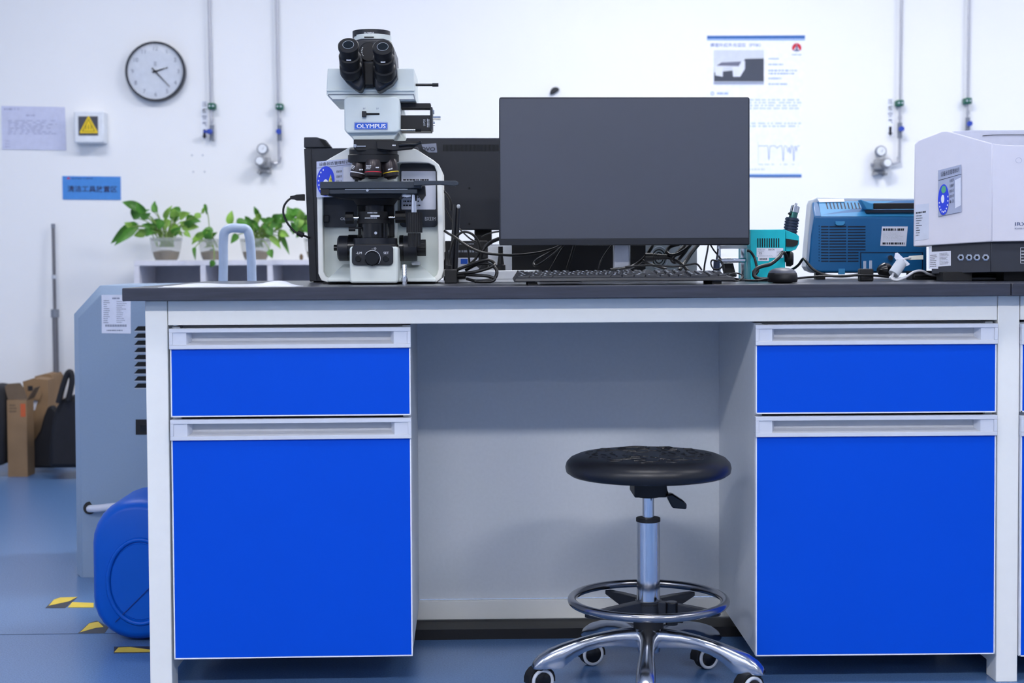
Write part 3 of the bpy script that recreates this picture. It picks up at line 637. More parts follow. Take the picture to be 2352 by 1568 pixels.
obj('plug', MB().pbox(668, 448.5, 690, 458, 3.643, 3.657).pbox(690, 446, 700, 460, 3.643, 3.658), RUBBER, c_, bevel=0.001) if False else obj('plug', MB().ppoly([(666, 450), (676, 448.5), (680, 446.5), (699, 445.5), (699, 460.5), (680, 460), (676, 458), (666, 457)], 3.642, 3.658), RUBBER, c_, bevel=0.001)
obj('strain_relief', MB().cyl(P(683, 534, 3.65), P(697, 541, 3.65), 0.0065, n=12), RUBBER, c_, bevel=0.001)
# steel hose barb
t = thing('hose_barb', 'small shiny brass-nickel hose fitting standing beside the microscope control box', 'fitting', P(929, 650, 3.30)); WL[t.name].z = ZT; t.location.z = ZT
t['label'] = 'small shiny metal hose fitting standing beside the microscope control box'
c0 = P(929, 650, 3.30); c0.z = ZT; s_ = sc(3.30)
prof = [(6*s_, 0), (6*s_, 8*s_)]
for k in range(5): prof += [(6.2*s_, (16+6*k)*s_), (5*s_, (21.5+6*k)*s_)]
obj('barb', MB().lathe(c0, (0, 0, 1), prof, 24), CHROME, t)
obj('hex_nut', MB().lathe(c0+Vector((0, 0, 7*s_)), (0, 0, 1), [(8*s_, 0), (8*s_, 8*s_)], 6), CHROME, t)
# folded white plastic bag
mb = MB(); prof = [(366, 656), (400, 652.5), (450, 650.2), (520, 649), (590, 648.2), (596, 645.8), (606, 647.6), (650, 643.8), (675, 647.5), (683, 651), (660, 653.5), (640, 656.2), (560, 657), (450, 657.4)]
rnd = random.Random(5); xa_, xb_ = P(366, 655, 3.10).x, P(683, 652, 3.12).x; nx, ny = 40, 12; vs = []; fs = []
for j in range(ny+1):
    for i in range(nx+1):
        u = i/nx; v = j/ny; x = xa_+(xb_-xa_)*u+0.012*math.sin(v*4); y = 3.085+0.15*v*(0.6+0.4*math.sin(u*3))
        hgt = 0.0035+0.003*math.sin(u*9+v*3)*math.sin(v*5)+(0.006 if 0.7 < u < 0.97 else 0)*math.sin((u-0.7)/0.27*math.pi)*(1-v*0.5)
        e = min(1, u*6, (1-u)*8, v*5+0.15, (1-v)*5+0.15); vs.append((x, y, ZT+0.0012+max(0.0, hgt*e)))
for j in range(ny):
    for i in range(nx): a_ = j*(nx+1)+i; fs.append((a_, a_+1, a_+nx+2, a_+nx+1))
n0 = len(vs); vs += [(v[0], v[1], ZT+0.0004) for v in vs]; fs += [tuple(n0+k for k in reversed(f)) for f in fs[:nx*ny]]
bo = [i for i in range(nx+1)]+[j*(nx+1)+nx for j in range(1, ny+1)]+[ny*(nx+1)+i for i in range(nx-1, -1, -1)]+[j*(nx+1) for j in range(ny-1, 0, -1)]
for k in range(len(bo)): a_, b_ = bo[k], bo[(k+1) % len(bo)]; fs.append((a_, n0+a_, n0+b_, b_))
tag(obj('plastic_bag', mb.add(vs, fs), mat('white_film', (236, 238, 246), 0.35), smooth=80), 'flat white plastic bag lying on the left end of the countertop', 'bag')
# ================================================================ monitors
mx0 = P(1434, 600, 3.40).x
t = thing('monitor', 'large black flat monitor with a dark blank screen facing the camera', 'monitor', (mx0, 3.45, ZT))
obj('housing', MB().ppoly(rrect(1146.5, 223, 1722, 563, 5), 3.362, 3.385), MONB, t, bevel=0.002)
obj('housing_back', MB().ppoly(rrect(1200, 260, 1670, 540, 20), 3.386, 3.42), MONB, t, bevel=0.01)
obj('screen', MB().pbox(1149.5, 226, 1719, 547, 3.3608, 3.3619), SCREEN, t)
obj('chin', MB().pbox(1147.5, 548, 1721.5, 562, 3.3595, 3.3618), BLACKS, t, bevel=0.0008)
obj('stand_column', MB().box(P(1408, 600, 3.45).x, P(1447, 600, 3.45).x, 3.44, 3.455, ZT+0.012, P(1430, 540, 3.45).z), SILVER, t, bevel=0.004)
obj('stand_base', MB().box(P(1330, 600, 3.45).x, P(1530, 600, 3.45).x, 3.38, 3.56, ZT, ZT+0.01), SILVER, t, bevel=0.003)
obj('stand_joint', MB().pbox(1390, 440, 1465, 520, 3.421, 3.456), MONB, t, bevel=0.003)
YB = 3.885
t = thing('monitor', 'black monitor seen from behind with vent slots, between microscope and front monitor', 'monitor', P(1150, 640, YB)); WL[t.name].z = ZT; t.location.z = ZT
bk = obj('back_cover', MB().ppoly(rrect(893, 316.5, 1415, 528, 4), YB, YB+0.03), MONB, t, bevel=0.003)
mb = MB()
for i in range(52): mb.pbox(1018+i*3.1, 332, 1019.8+i*3.1, 347, YB-0.0006, YB)
obj('vent_slots', mb, DARK, bk)
for y_ in (432, 514): obj('screw_hole', MB().cyl(P(1078, y_, YB-0.0008), P(1078, y_, YB), 0.003, n=16), DARK, bk)
stk = obj('torn_sticker', MB().ppoly([(968, 331), (1002, 329), (1004, 350), (985, 350), (972, 342)], YB-0.0012, YB-0.0002), mat('clear_film', (140, 146, 165), 0.25), bk)
text('OVO', [(966, 337, YB-0.002), (1000, 338, YB-0.002), (999, 347, YB-0.002), (966, 346, YB-0.002)], BLACK_INK, bk, bold=0.01)
obj('neck', MB().box(P(1090, 600, YB+.05).x, P(1130, 600, YB+.05).x, YB+0.031, YB+0.055, ZT, P(1100, 500, YB+.05).z), BLACKM, t, bevel=0.003)
obj('foot', MB().box(P(1020, 600, YB+.05).x, P(1200, 600, YB+.05).x, YB-0.02, YB+0.11, ZT, ZT+0.012), BLACKM, t, bevel=0.003)
# black docking unit behind the cable tangle
t = thing('network_switch', 'low black electronic box with ports behind the cable tangle', 'network device', P(1070, 640, 3.72)); WL[t.name].z = ZT; t.location.z = ZT
obj('case', MB().pbox(1022, 553, 1120, 594, 3.70, 3.82), BLACKM, t, bevel=0.002)
obj('support', MB().box(P(1030, 600, 3.72).x, P(1115, 600, 3.72).x, 3.72, 3.80, ZT, P(1060, 594, 3.70).z-0.0005), BLACKS, t)
mb = MB(); scribble(mb, rect(1050, 558, 1090, 562, 3.6995), 1, fill=0.6); scribble(mb, rect(1030, 574, 1110, 580, 3.6995), 1, seed=9, fill=0.8); obj('port_row', mb, GREY, t)
t = thing('small_carton', 'small white and blue carton behind the looped cables', 'box', P(1060, 640, 3.62)); WL[t.name].z = ZT; t.location.z = ZT
obj('carton', MB().box(P(1040, 600, 3.62).x, P(1100, 600, 3.62).x, 3.62, 3.68, ZT, P(1060, 592, 3.62).z), PAPER, t, bevel=0.001)
obj('blue_print', quad(MB(), rect(1058, 594, 1074, 606, 3.6195)), BADGE, t)
# router antennas
t = thing('wifi_router', 'black router with two tall upright antennas beside the microscope', 'router', P(1045, 640, 3.56)); WL[t.name].z = ZT; t.location.z = ZT
obj('case', MB().box(P(1024, 600, 3.56).x, P(1056, 600, 3.56).x, 3.545, 3.61, ZT, P(1040, 626, 3.56).z), BLACKM, t, bevel=0.002)
for a_, b_ in (((1046, 469), (1036, 626)), ((1053, 474), (1046, 626))):
    ln = [P(b_[0], b_[1], 3.56), P(a_[0], a_[1], 3.565)]
    o = obj('antenna', MB().cyl(ln[0], ln[1], 0.0052, 0.0046, n=16), BLACKS, t)
obj('antenna_tip', MB().sph(P(1053, 474, 3.56), 0.0045, 0.0045, 0.005), LGREY, t)
t = thing('power_adapter', 'black power adapter block at the right foot of the microscope', 'power adapter', P(1022, 645, 3.38)); WL[t.name].z = ZT; t.location.z = ZT
obj('brick', MB().box(P(1021, 640, 3.40).x, P(1050, 640, 3.40).x, 3.40, 3.50, ZT, P(1030, 619, 3.40).z), BLACKM, t, bevel=0.002)
obj('cable_exit', MB().cyl(P(1050, 633, 3.43), P(1070, 634, 3.43), 0.0085, 0.0065, n=16), RUBBER, t)
def plug(name, label, px, pyb, pyt, wb, wt, Y, zb=None):
    t = thing(name, label, 'plug', P(px, pyb, Y))
    c = P(px, pyb, Y); top = P(px, pyt, Y); hh = top.z-c.z; s_ = sc(Y)
    obj('body', MB().lathe(c, (0, 0, 1), [(wb*s_, 0), (wb*s_, hh*0.22), (wb*0.75*s_, hh*0.24), (wt*s_, hh*0.62), (wt*s_, hh)], 20), BLACKM, t)
    mb = MB()
    for k in range(5): mb.lathe(c+Vector((0, 0, hh*(0.64+0.07*k))), (0, 0, 1), [(wt*1.15*s_, 0), (wt*1.15*s_, hh*0.03)], 16)
    obj('strain_relief', mb, RUBBER, t); return t
# power strip with plugs
SY0 = 3.46
t = thing('power_strip', 'white power strip lying between the microscope and the keyboard', 'power strip', P(1100, 645, SY0)); WL[t.name].z = ZT; t.location.z = ZT
obj('case', MB().box(P(1052, 640, SY0).x, P(1240, 640, SY0).x, SY0, SY0+0.055, ZT, P(1120, 621, SY0).z), PLAST_W, t, bevel=0.003)
obj('side_groove', MB().box(P(1052, 640, SY0).x+0.003, P(1240, 640, SY0).x-0.003, SY0-0.0004, SY0, ZT+0.008, ZT+0.0088), GREY, t)
plug('power_plug', 'black plug standing upright in the white power strip, next to the front monitor', 1150, 620.5, 566, 11, 5.2, SY0+0.025)
plug('power_plug', 'black plug standing on the adapter next to the microscope base', 1026, 618.5, 578, 12, 4.5, 3.45)
t = thing('white_adapter_box', 'plain white box standing behind the power strip', 'box', P(1150, 640, 3.60)); WL[t.name].z = ZT; t.location.z = ZT
obj('box_shell', MB().box(P(1121, 600, 3.60).x, P(1190, 600, 3.60).x, 3.60, 3.66, ZT, P(1150, 563, 3.60).z), PLAST_W, t, bevel=0.003)
obj('box_lid', MB().box(P(1121, 600, 3.60).x+0.002, P(1190, 600, 3.60).x-0.002, 3.602, 3.658, P(1150, 563, 3.60).z+0.0002, P(1150, 561, 3.60).z), LGREY, t)
# second computer, lying behind the monitor
t = thing('desktop_computer', 'black desktop computer behind the front monitor, grey fan side turned right', 'computer', P(1380, 640, 3.7)); WL[t.name].z = ZT; t.location.z = ZT
A = P(1175, 600, 3.60); B = P(1481, 600, 3.57); C2 = P(1601, 600, 3.66); D2 = Vector((A.x+0.12, 3.78, 0)); E2 = Vector((C2.x-0.01, 3.8, 0))
zt_ = P(1300, 545, 3.60).z
fr = [Vector((p.x, p.y, ZT+0.008)) for p in (A, B, C2, E2, D2)]
pc = obj('case', MB().prism(fr, Vector((0, 0, zt_-ZT-0.008))), BLACKM, t, bevel=0.001)
def onrear(u, z): p = B.lerp(C2, u); n_ = Vector((C2.y-B.y, -(C2.x-B.x), 0)).normalized(); return Vector((p.x, p.y, z))+n_*0.0012
mb = MB(); mb.prism([onrear(0.01, ZT+0.01), onrear(0.99, ZT+0.01), onrear(0.99, zt_-0.002), onrear(0.01, zt_-0.002)], Vector((0.0003, 0.0006, 0))); rear = obj('rear_plate', mb, PCGREY, t)
cz = P(1510, 592, 3.58).z
for k, rr_ in enumerate((0.027, 0.020, 0.013)):
    pts = [onrear(0.26+rr_*math.cos(q*math.pi/16)/(C2-B).length, cz+rr_*math.sin(q*math.pi/16)) for q in range(32)]
    obj('fan_guard_ring', MB().tube(pts, 0.0016, 6, closed=True), DARK if k != 0 else LGREY, rear)
mb = MB(); mb.prism([onrear(0.70, P(1560, 571, 3.6).z), onrear(0.76, P(1560, 571, 3.6).z), onrear(0.76, P(1560, 566, 3.6).z), onrear(0.70, P(1560, 566, 3.6).z)], Vector((0.0005, -0.0015, 0))); obj('voltage_switch', mb, RED, rear)
obj('case_foot', MB().box(A.x+0.03, C2.x-0.03, 3.67, 3.78, ZT, ZT+0.0078), RUBBER, t)
# ================================================================ keyboard and mouse
KY = 3.10; kx0 = P(1180, 642, KY).x; kx1 = P(1692, 642, KY).x; KD = 0.145
t = thing('keyboard', 'black full-size keyboard lying on the bench in front of the monitor', 'keyboard', ((kx0+kx1)/2, KY+KD/2, ZT))
zf = P(1400, 637, KY).z; zb = P(1400, 622.5, KY+KD).z
mb = MB().add([(kx0, KY, zf-0.0085), (kx1, KY, zf-0.0085), (kx1, KY+KD, ZT+0.012), (kx0, KY+KD, ZT+0.012), (kx0+0.003, KY+0.002, zf), (kx1-0.008, KY+0.002, zf), (kx1-0.02, KY+KD, zb), (kx0+0.01, KY+KD, zb)],
    [(0,1,2,3),(4,7,6,5),(0,4,5,1),(1,5,6,2),(2,6,7,3),(3,7,4,0)])
obj('case', mb, BLACKS, t, bevel=0.002)
for x_ in (kx0+0.03, kx1-0.05):
    obj('keyboard_foot', MB().box(x_, x_+0.02, KY+0.01, KY+0.02, ZT, zf-0.009), RUBBER, t); obj('keyboard_foot', MB().box(x_, x_+0.02, KY+KD-0.02, KY+KD-0.01, ZT, ZT+0.0125), RUBBER, t)
U = (kx1-kx0-0.02)/22.9; rows = []
main = [[(1.25, 0)]*3+[(6.25, 0)]+[(1.25, 0)]*4, [(2.25, 0)]+[(1, 0)]*10+[(2.75, 0)], [(1.75, 0)]+[(1, 0)]*11+[(2.25, 0)], [(1.5, 0)]+[(1, 0)]*12+[(1.5, 0)], [(1, 0)]*13+[(2, 0)], [(1, 1), (1, 0), (1, 0), (1, 0), (1, .5), (1, 0), (1, 0), (1, 0), (1, .5), (1, 0), (1, 0), (1, 0), (1, 0)]]
keys = []
for r_, row in enumerate(main):
    x = 0
    for w_, g_ in row:
        if r_ == 5 and g_: pass
        keys.append((x, r_, w_)); x += w_+g_
    if r_ == 0: keys += [(15.3, 0, 1), (16.3, 0, 1), (17.3, 0, 1), (18.6, 0, 2), (20.6, 0, 1), (21.6, 0, 1)]
    if r_ == 1: keys += [(16.3, 1, 1)]+[(18.6+i, 1, 1) for i in range(3)]
    if r_ == 2: keys += [(18.6+i, 2, 1) for i in range(3)]
    if r_ in (3, 4): keys += [(15.3+i, r_, 1) for i in range(3)]+[(18.6+i, r_, 1) for i in range(4)]
    if r_ == 5: keys += [(15.3+i, r_, 1) for i in range(3)]
kw = KD/7.2; rest = MB()
for k, (x, r_, w_) in enumerate(keys):
    xa_ = kx0+0.008+x*U+0.0011; xb_ = kx0+0.008+(x+w_)*U-0.0011; ya_ = KY+0.008+r_*kw+(0.006 if r_ == 5 else 0)+0.001; yb_ = ya_+kw-0.003
    zz = lambda y: zf+(zb-zf)*(y-KY)/KD
    q = MB() if k < 99 else rest; hk = 0.0036; i_ = 0.0016
    q.add([(xa_, ya_, zz(ya_)), (xb_, ya_, zz(ya_)), (xb_, yb_, zz(yb_)), (xa_, yb_, zz(yb_)), (xa_+i_, ya_+i_, zz(ya_)+hk), (xb_-i_, ya_+i_, zz(ya_)+hk), (xb_-i_, yb_-i_, zz(yb_)+hk), (xa_+i_, yb_-i_, zz(yb_)+hk)],
        [(0,3,2,1),(4,5,6,7),(0,1,5,4),(1,2,6,5),(2,3,7,6),(3,0,4,7)])
    if w_ < 6:
        cx_ = xa_+0.35*(xb_-xa_); y1_ = ya_+kw*0.35; zl = zz(ya_)+hk+0.0009
        q.add([(cx_-0.002, y1_, zl-0.0002), (cx_+0.002, y1_, zl-0.0002), (cx_+0.002, y1_+0.004, zl+0.0006), (cx_-0.002, y1_+0.004, zl+0.0006)], [(0, 1, 2, 3)], 1)
    if k < 99: obj('key', q, [BLACKS, LGREY], t)
o = obj('key', rest, [BLACKS, LGREY], t); o['kind'] = 'stuff'
mc = P(1797, 630, 3.19); s_ = sc(3.14)
t = thing('mouse', 'small black computer mouse on the bench right of the keyboard', 'mouse', (mc.x, 3.17, ZT))
vs = []; secs = []
for j in range(9):
    v = j/8; sec = []; rs = [0.93, 1.0, 1.03, 1.0, 0.95, 0.86, 0.7, 0.45, 0.1][j]; z = ZT+[0.0015, 0.004, 0.010, 0.017, 0.022, 0.0265, 0.030, 0.0325, 0.0335][j]
    secs.append([Vector((mc.x+34*s_*0.98*rs*math.cos(q*math.pi/16), 3.19+0.05*rs*math.sin(q*math.pi/16), z)) for q in range(32)])
obj('shell', MB().loft(secs[:5]), BLACKM, t, smooth=70)
obj('top_shell', MB().loft(secs[4:]), mat('mouse_top', (66, 70, 84), 0.45), t, smooth=70)
obj('glide_pad', MB().cyl((mc.x, 3.19, ZT), (mc.x, 3.19, ZT+0.002), 0.02), RUBBER, t)
cable('mouse_cable', 'thin black cable coiled between the keyboard and the mouse', [(1765, 639, 3.165), (1740, 643, 3.16), (1705, 642, 3.16), (1680, 636, 3.15), (1675, 630, 3.17), (1692, 627, 3.2), (1706, 634, 3.18), (1694, 645, 3.15), (1676, 642, 3.15), (1664, 630, 3.19), (1680, 628, 3.24), (1690, 632, 3.28), (1650, 633, 3.30)], 3.16, 0.0015)
# ================================================================ right-hand instruments
def seat_on_top(t): t.location.z = ZT; WL[t.name].z = ZT
YT = 3.42
t = thing('hot_air_station', 'small teal enamelled soldering station with vent slots, right of the front monitor', 'soldering station', P(1763, 640, YT)); seat_on_top(t)
zt_ = P(1763, 527, YT).z; x0_, x1_ = P(1723.5, 580, YT).x, P(1804, 580, YT).x
cs = obj('case', MB().box(x0_, x1_, YT, YT+0.16, ZT+0.004, zt_), TEAL, t, bevel=0.0015)
mb = MB()
for i in range(10): mb.pbox(1739.5+i*5.3, 547, 1742+i*5.3, 568, YT-0.0006, YT)
obj('vent_slots', mb, DARK, cs)
lb = obj('rating_label', MB().ppoly([(1738, 569), (1799, 569.5), (1799, 592), (1766, 592), (1766, 599), (1741, 599), (1741, 590), (1738, 590)], YT-0.0009, YT-0.0001), PAPER, cs)
text('BAKON', rect(1765, 571, 1779, 575, YT-0.0012), BLACK_INK, lb, bold=0.01)
text('CE', rect(1743, 579, 1750, 584, YT-0.0012), BLACK_INK, lb)
mb = MB(); scribble(mb, rect(1741, 571, 1758, 578, YT-0.0012), 3, fill=0.3); scribble(mb, rect(1741, 586, 1776, 589, YT-0.0012), 2, fill=0.3, seed=3); scribble(mb, rect(1784, 572, 1796, 588, YT-0.0012), 5, fill=0.3, seed=6); obj('small_print', mb, GREY_INK, lb)
mb = MB()
for i in range(14): mb.pbox(1745+i*1.25, 592.5, 1745.6+i*1.25+0.4*(i % 3 == 0), 597, YT-0.0012, YT-0.001)
obj('barcode', mb, BLACK_INK, lb)
for x_ in (x0_+0.01, x1_-0.02): obj('rubber_foot', MB().box(x_, x_+0.01, YT+0.01, YT+0.15, ZT, ZT+0.004), RUBBER, t)
knob_y(1729, 622, 0.002, YT, 0.001, 'screw', CHROME, cs); 
hb = obj('gun_bracket', MB().ppoly([(1804.5, 528), (1830, 538), (1835.5, 542), (1835.5, 560), (1828, 573), (1817, 577), (1804.5, 577)], YT+0.01, YT+0.07), TEAL, t, bevel=0.001)
obj('bracket_insert', MB().ppoly([(1806, 548), (1834, 552), (1832, 562), (1822, 566), (1806, 566)], YT+0.006, YT+0.011), BLACKM, hb)
obj('round_knob', MB().lathe(P(1806, 594, YT+0.06), (1, -0.3, 0), [(0.018, 0), (0.0185, 0.01), (0.014, 0.016)], 28), BLACKM, t)
t2 = thing('hot_air_gun', 'hot air gun with steel nozzle held upright in the teal station bracket', 'hot air gun', P(1815, 540, YT+0.04))
cb = P(1813, 545, YT+0.035); ct_ = P(1820, 500, YT+0.035)
mb = MB(); ax = (ct_-cb).normalized(); L = (ct_-cb).length
prof = []
for k in range(7): prof += [(0.0165, L*k/7), (0.0165, L*(k+0.6)/7), (0.0145, L*(k+0.65)/7), (0.0145, L*(k+0.98)/7)]
obj('grip', mb.lathe(cb, ax, prof+[(0.012, L)], 28), mat('dark_blue_plastic', (30, 45, 70), 0.4), t2)
n0_ = P(1820, 503, YT+0.035); n1_ = P(1827, 474, YT+0.035)
obj('nozzle_sleeve', MB().cyl(n0_, n0_.lerp(n1_, 0.6), 0.0095, n=24), mat('green_steel', (70, 120, 115), 0.25, metal=0.8), t2)
obj('nozzle_cap', MB().cyl(n0_.lerp(n1_, 0.55), n1_, 0.0105, n=24).cyl(n1_, n1_.lerp(n0_, -0.05), 0.008, n=20), CHROME, t2)
obj('nozzle_tip', MB().cyl(n1_, P(1829, 467, YT+0.035), 0.003, n=14), CHROME, t2)
obj('clamp_screw', MB().cyl(P(1811, 489, YT+0.03), P(1815, 492, YT+0.03), 0.003, n=10), BLACKM, t2)
# chrome soldering iron stand
YS = 3.46
t = thing('iron_stand', 'bright metal stand with two crossbars between the monitor and the teal station', 'soldering iron stand', P(1680, 640, YS)); seat_on_top(t)
for a_, b_, w_ in ((1648, 1656, 0), (1703, 1713, 0)):
    obj('post', MB().box(P(a_, 600, YS).x, P(b_, 600, YS).x, YS+0.002, YS+0.010, ZT, P(1680, 561, YS).z), CHROME, t, bevel=0.001)
obj('crossbar', MB().pbox(1655, 563, 1716, 571, YS-0.006, YS+0.0018), PLAST_W, t, bevel=0.001)
obj('crossbar', MB().pbox(1650, 592, 1715, 603, YS-0.006, YS+0.0018), CHROME, t, bevel=0.003)
obj('base_plate', MB().box(P(1644, 640, YS).x, P(1716, 640, YS).x, YS+0.012, YS+0.07, ZT, ZT+0.006), BLACKM, t, bevel=0.001)
obj('sponge_tray', MB().ppoly([(1664, 604), (1684, 604), (1692, 636), (1668, 636)], YS+0.012, YS+0.05), BLACKM, t, bevel=0.001)
t = thing('screwdriver', 'dark handled tool standing upright between keyboard end and metal stand', 'screwdriver', P(1645, 636, 3.40)); seat_on_top(t)
obj('grip', MB().cyl(Vector((P(1645, 620, 3.40).x, 3.40, ZT)), P(1646, 598, 3.40), 0.0085, 0.007, n=16), mat('navy_plastic', (40, 52, 80), 0.35), t)
obj('blade', MB().cyl(P(1646, 598, 3.40), P(1650, 572, 3.41), 0.0025, n=10), CHROME, t)
# oscilloscope
YO = 3.68
t = thing('oscilloscope', 'blue bench oscilloscope seen from behind with louvres and black carrying handle', 'oscilloscope', P(1980, 630, YO)); seat_on_top(t)
obj('front_shell', MB().ppoly([(1851, 612), (1855, 560), (1863, 470), (1867, 459), (1877, 453), (2128, 456), (2128, 627), (1872, 627), (1857, 621)], YO+0.075, YO+0.13), OSCW, t, bevel=0.003)
mb = MB()
o1_ = [(1857, 609), (1863, 540), (1870, 497), (2128, 499), (2128, 625), (1884, 625), (1866, 619)]; o2_ = [(1853, 609), (1857, 540), (1866, 464), (2128, 459), (2128, 627), (1880, 627), (1859, 620)]
mb.loft([[P(x, y, YO) for x, y in o1_], [P(x, y, YO+0.055) for x, y in o2_], [P(x, y, YO+0.0745) for x, y in o2_]])
ob = obj('body', mb, OSC, t, bevel=0.004)
def chamfer(a_, b_, c2, e_, off=0.0012):
    "patch on the sloping top: px corners, depth from height between y=498 (YO) and y=461"
    f = lambda x, y: P(x, y, YO+0.055*(498-y)/37-off)
    return [f(*a_), f(*b_), f(*c2), f(*e_)]
mb = MB(); mb.prism(chamfer((1880, 462), (2128, 462), (2128, 497), (1886, 497)), Vector((0, 0.001, 0))); obj('top_slope', mb, OSCL, ob)
mb = MB(); mb.prism(chamfer((1877, 456), (1938, 456), (1940, 463), (1882, 464), 0.004), Vector((0, 0.003, 0))); obj('top_label', mb, PAPER, ob)
mb = MB()
for i in range(10):
    x = 1896+i*8.2; mb.prism(chamfer((x, 465), (x+3, 465), (x+7, 480), (x+4, 480), 0.002), Vector((0, 0.0005, 0)))
obj('top_vents', mb, OSCD, ob)
mb = MB()
for i in range(13):
    y = 519+i*6.6; x2 = 1988 if i < 9 else 1972
    for a_, b_ in ((1886, 1903), (1905, 1944), (1947, x2)): mb.pbox(a_, y, b_, y+3, YO-0.0006, YO+0.0005)
    mb.add([P(1866+i*-0.3, y-6, YO+0.012), P(1882, y-1, YO-0.001), P(1882, y+2, YO-0.001), P(1866+i*-0.3, y-3.5, YO+0.012)], [(0, 1, 2, 3)])
obj('louvres', mb, OSCD, ob)
obj('lower_panel', MB().ring([(1976, 579), (2120, 579), (2120, 623), (1976, 623)], [(1978, 580.5), (2118, 580.5), (2118, 622), (1978, 622)], YO-0.001, YO+0.001), OSCD, ob)
lb = obj('rating_label', slab(MB(), [(2026, 520, YO-0.001), (2085, 520, YO-0.001), (2081, 565, YO-0.001), (2022, 564, YO-0.001)], 0.0008), PAPER, ob)
mb = MB(); scribble(mb, [(2028, 524, YO-0.0014), (2078, 524, YO-0.0014), (2077, 530, YO-0.0014), (2028, 530, YO-0.0014)], 1, fill=0.9, ragged=0.05); scribble(mb, rect(2027, 556, 2078, 562, YO-0.0014), 1, fill=0.8, ragged=0.05, seed=8); obj('heavy_print', mb, BLACK_INK, lb)
mb = MB(); scribble(mb, rect(2028, 533, 2077, 553, YO-0.0014), 7, fill=0.3, seed=12); obj('small_print', mb, LGREY, lb)
obj('latch', MB().ppoly([(1919, 508), (1941, 508), (1941, 514), (1935, 518), (1924, 518), (1919, 515)], YO-0.006, YO), OSCL, ob, bevel=0.001)
hd_ = obj('carrying_handle', MB().pbox(2007, 466, 2128, 479.5, YO-0.004, YO+0.012), BLACKM, t, bevel=0.002)
obj('handle_mount', MB().ppoly([(1977, 458), (2000, 466), (2006.5, 466), (2006.5, 482), (1990, 481)], YO-0.003, YO+0.03), OSCL, t, bevel=0.002)
obj('handle_recess', MB().pbox(1990, 481, 2128, 488, YO+0.002, YO+0.02), OSCD, ob)
knob_y(2043, 592, 0.0072, YO, 0.01, 'bnc_connector', CHROME, ob)
for x0_ in (1880, 2095): obj('foot', MB().box(P(x0_, 630, YO).x, P(x0_+22, 630, YO).x, YO+0.03, YO+0.05, ZT, P(1880, 625, YO).z), BLACKM, t)
obj('tilt_foot', MB().pbox(1926, 617, 1941, 630, YO-0.004, YO+0.002), OSCL, t, bevel=0.001)
# spectrometer
t = thing('spectrometer', 'large white infrared spectrometer with dark base at the right edge of the bench', 'spectrometer', P(2300, 640, 3.4)); seat_on_top(t)
YA, YC2 = 3.36, 3.26
def yy(x): return YA+(YC2-YA)*(min(x, 2280)-2098)/(2280-2098)
side = [(2101, 332), (2108, 323), (2163, 301), (2175, 300), (2205, 308), (2250, 321), (2280, 329), (2278, 555), (2098, 566)]
frnt = [(2280, 329), (2300, 332), (2330, 333.5), (2560, 334), (2560, 551), (2278, 555)]
cov = obj('cover', MB().prism([P(x, y, yy(x)) for x, y in side], Vector((0.10, 0.29, 0))), IRW, t, bevel=0.0025)
obj('cover_front', MB().prism([P(x, y, YC2) for x, y in frnt], Vector((0, 0.38, 0))), IRW, cov, bevel=0.002)
lidm = MB().prism([P(2192, 340, 3.45), P(2192, 300.5, 3.45), P(2230, 299, 3.45), P(2560, 297.5, 3.45), P(2560, 340, 3.45)], Vector((0, 0.2, 0)))
ld = obj('lid', lidm, IRG, t, bevel=0.003)
obj('lid_seam', MB().tube([P(2257+8*i, 312-2.4*math.sin(min(1, i/5)*1.57), 3.448) for i in range(16)], 0.0008, 6), DARK, ld)
obj('base', MB().prism([P(x, y, yy(x)+0.012) for x, y in ((2140, 560), (2276, 552), (2276, 625), (2140, 629))], Vector((0.09, 0.26, 0))), IRD, t, bevel=0.0015)
bs = obj('base_front', MB().prism([P(x, y, YC2+0.012) for x, y in ((2276, 552), (2560, 549), (2560, 623), (2276, 625))], Vector((0, 0.35, 0))), IRD, t, bevel=0.0015)
for a_, b_ in ((2160, 2226), (2298, 2370)):
    obj('foot', MB().box(P(a_, 635, 3.33).x, P(b_, 635, 3.33).x, 3.31, 3.36, ZT, P(a_, 624, 3.33).z), BLACKM, t, bevel=0.001)
    obj('foot', MB().box(P(a_, 635, 3.33).x, P(b_, 635, 3.33).x, 3.55, 3.60, ZT, P(a_, 624, 3.33).z), BLACKM, t, bevel=0.001)
def Q(pts, off=0.0): return [(x, y, yy(x)+off) for x, y in pts]
pq = Q([(2155.5, 391), (2208, 377.5), (2208.5, 486), (2155.5, 497)], -0.004)
card = obj('status_card', slab(MB(), pq, 0.002), mat('card_grey', (168, 176, 200), 0.5), cov, label='grey status card with blue dial')
text('设备状态管理标识', Q([(2161, 394.5), (2203, 384), (2203, 395), (2161, 406)], -0.005), BLACK_INK, card, 'heading')
cf2 = quadmap([(x, y, Y-0.0006) for x, y, Y in pq])
dl = disc_on(cf2, 0.21, 0.66, 0.235, 0.33, 'status_dial', DIALB, card, th=Vector((0, -0.002, 0)))
disc_on(lambda u, v: cf2(u, v)+Vector((0, -0.0021, 0)), 0.17, 0.64, 0.07, 0.09, 'dial_hub', WHITE_INK, dl)
disc_on(lambda u, v: cf2(u, v)+Vector((0, -0.0021, 0)), 0.21, 0.44, 0.10, 0.08, 'dial_window', mat('green_card', (90, 170, 130), 0.5), dl)
g2 = lambda u, v: cf2(u, v)+Vector((0, -0.0024, 0)); mb = MB()
for i in range(10):
    an = math.radians(190+i*20); u = 0.21+0.19*math.cos(an); v = 0.66-0.265*math.sin(an)
    mb.add([g2(u-0.02, v-0.017), g2(u+0.02, v-0.017), g2(u+0.02, v+0.017), g2(u-0.02, v+0.017)], [(0, 1, 2, 3)])
obj('dial_marks', mb, WHITE_INK, dl)
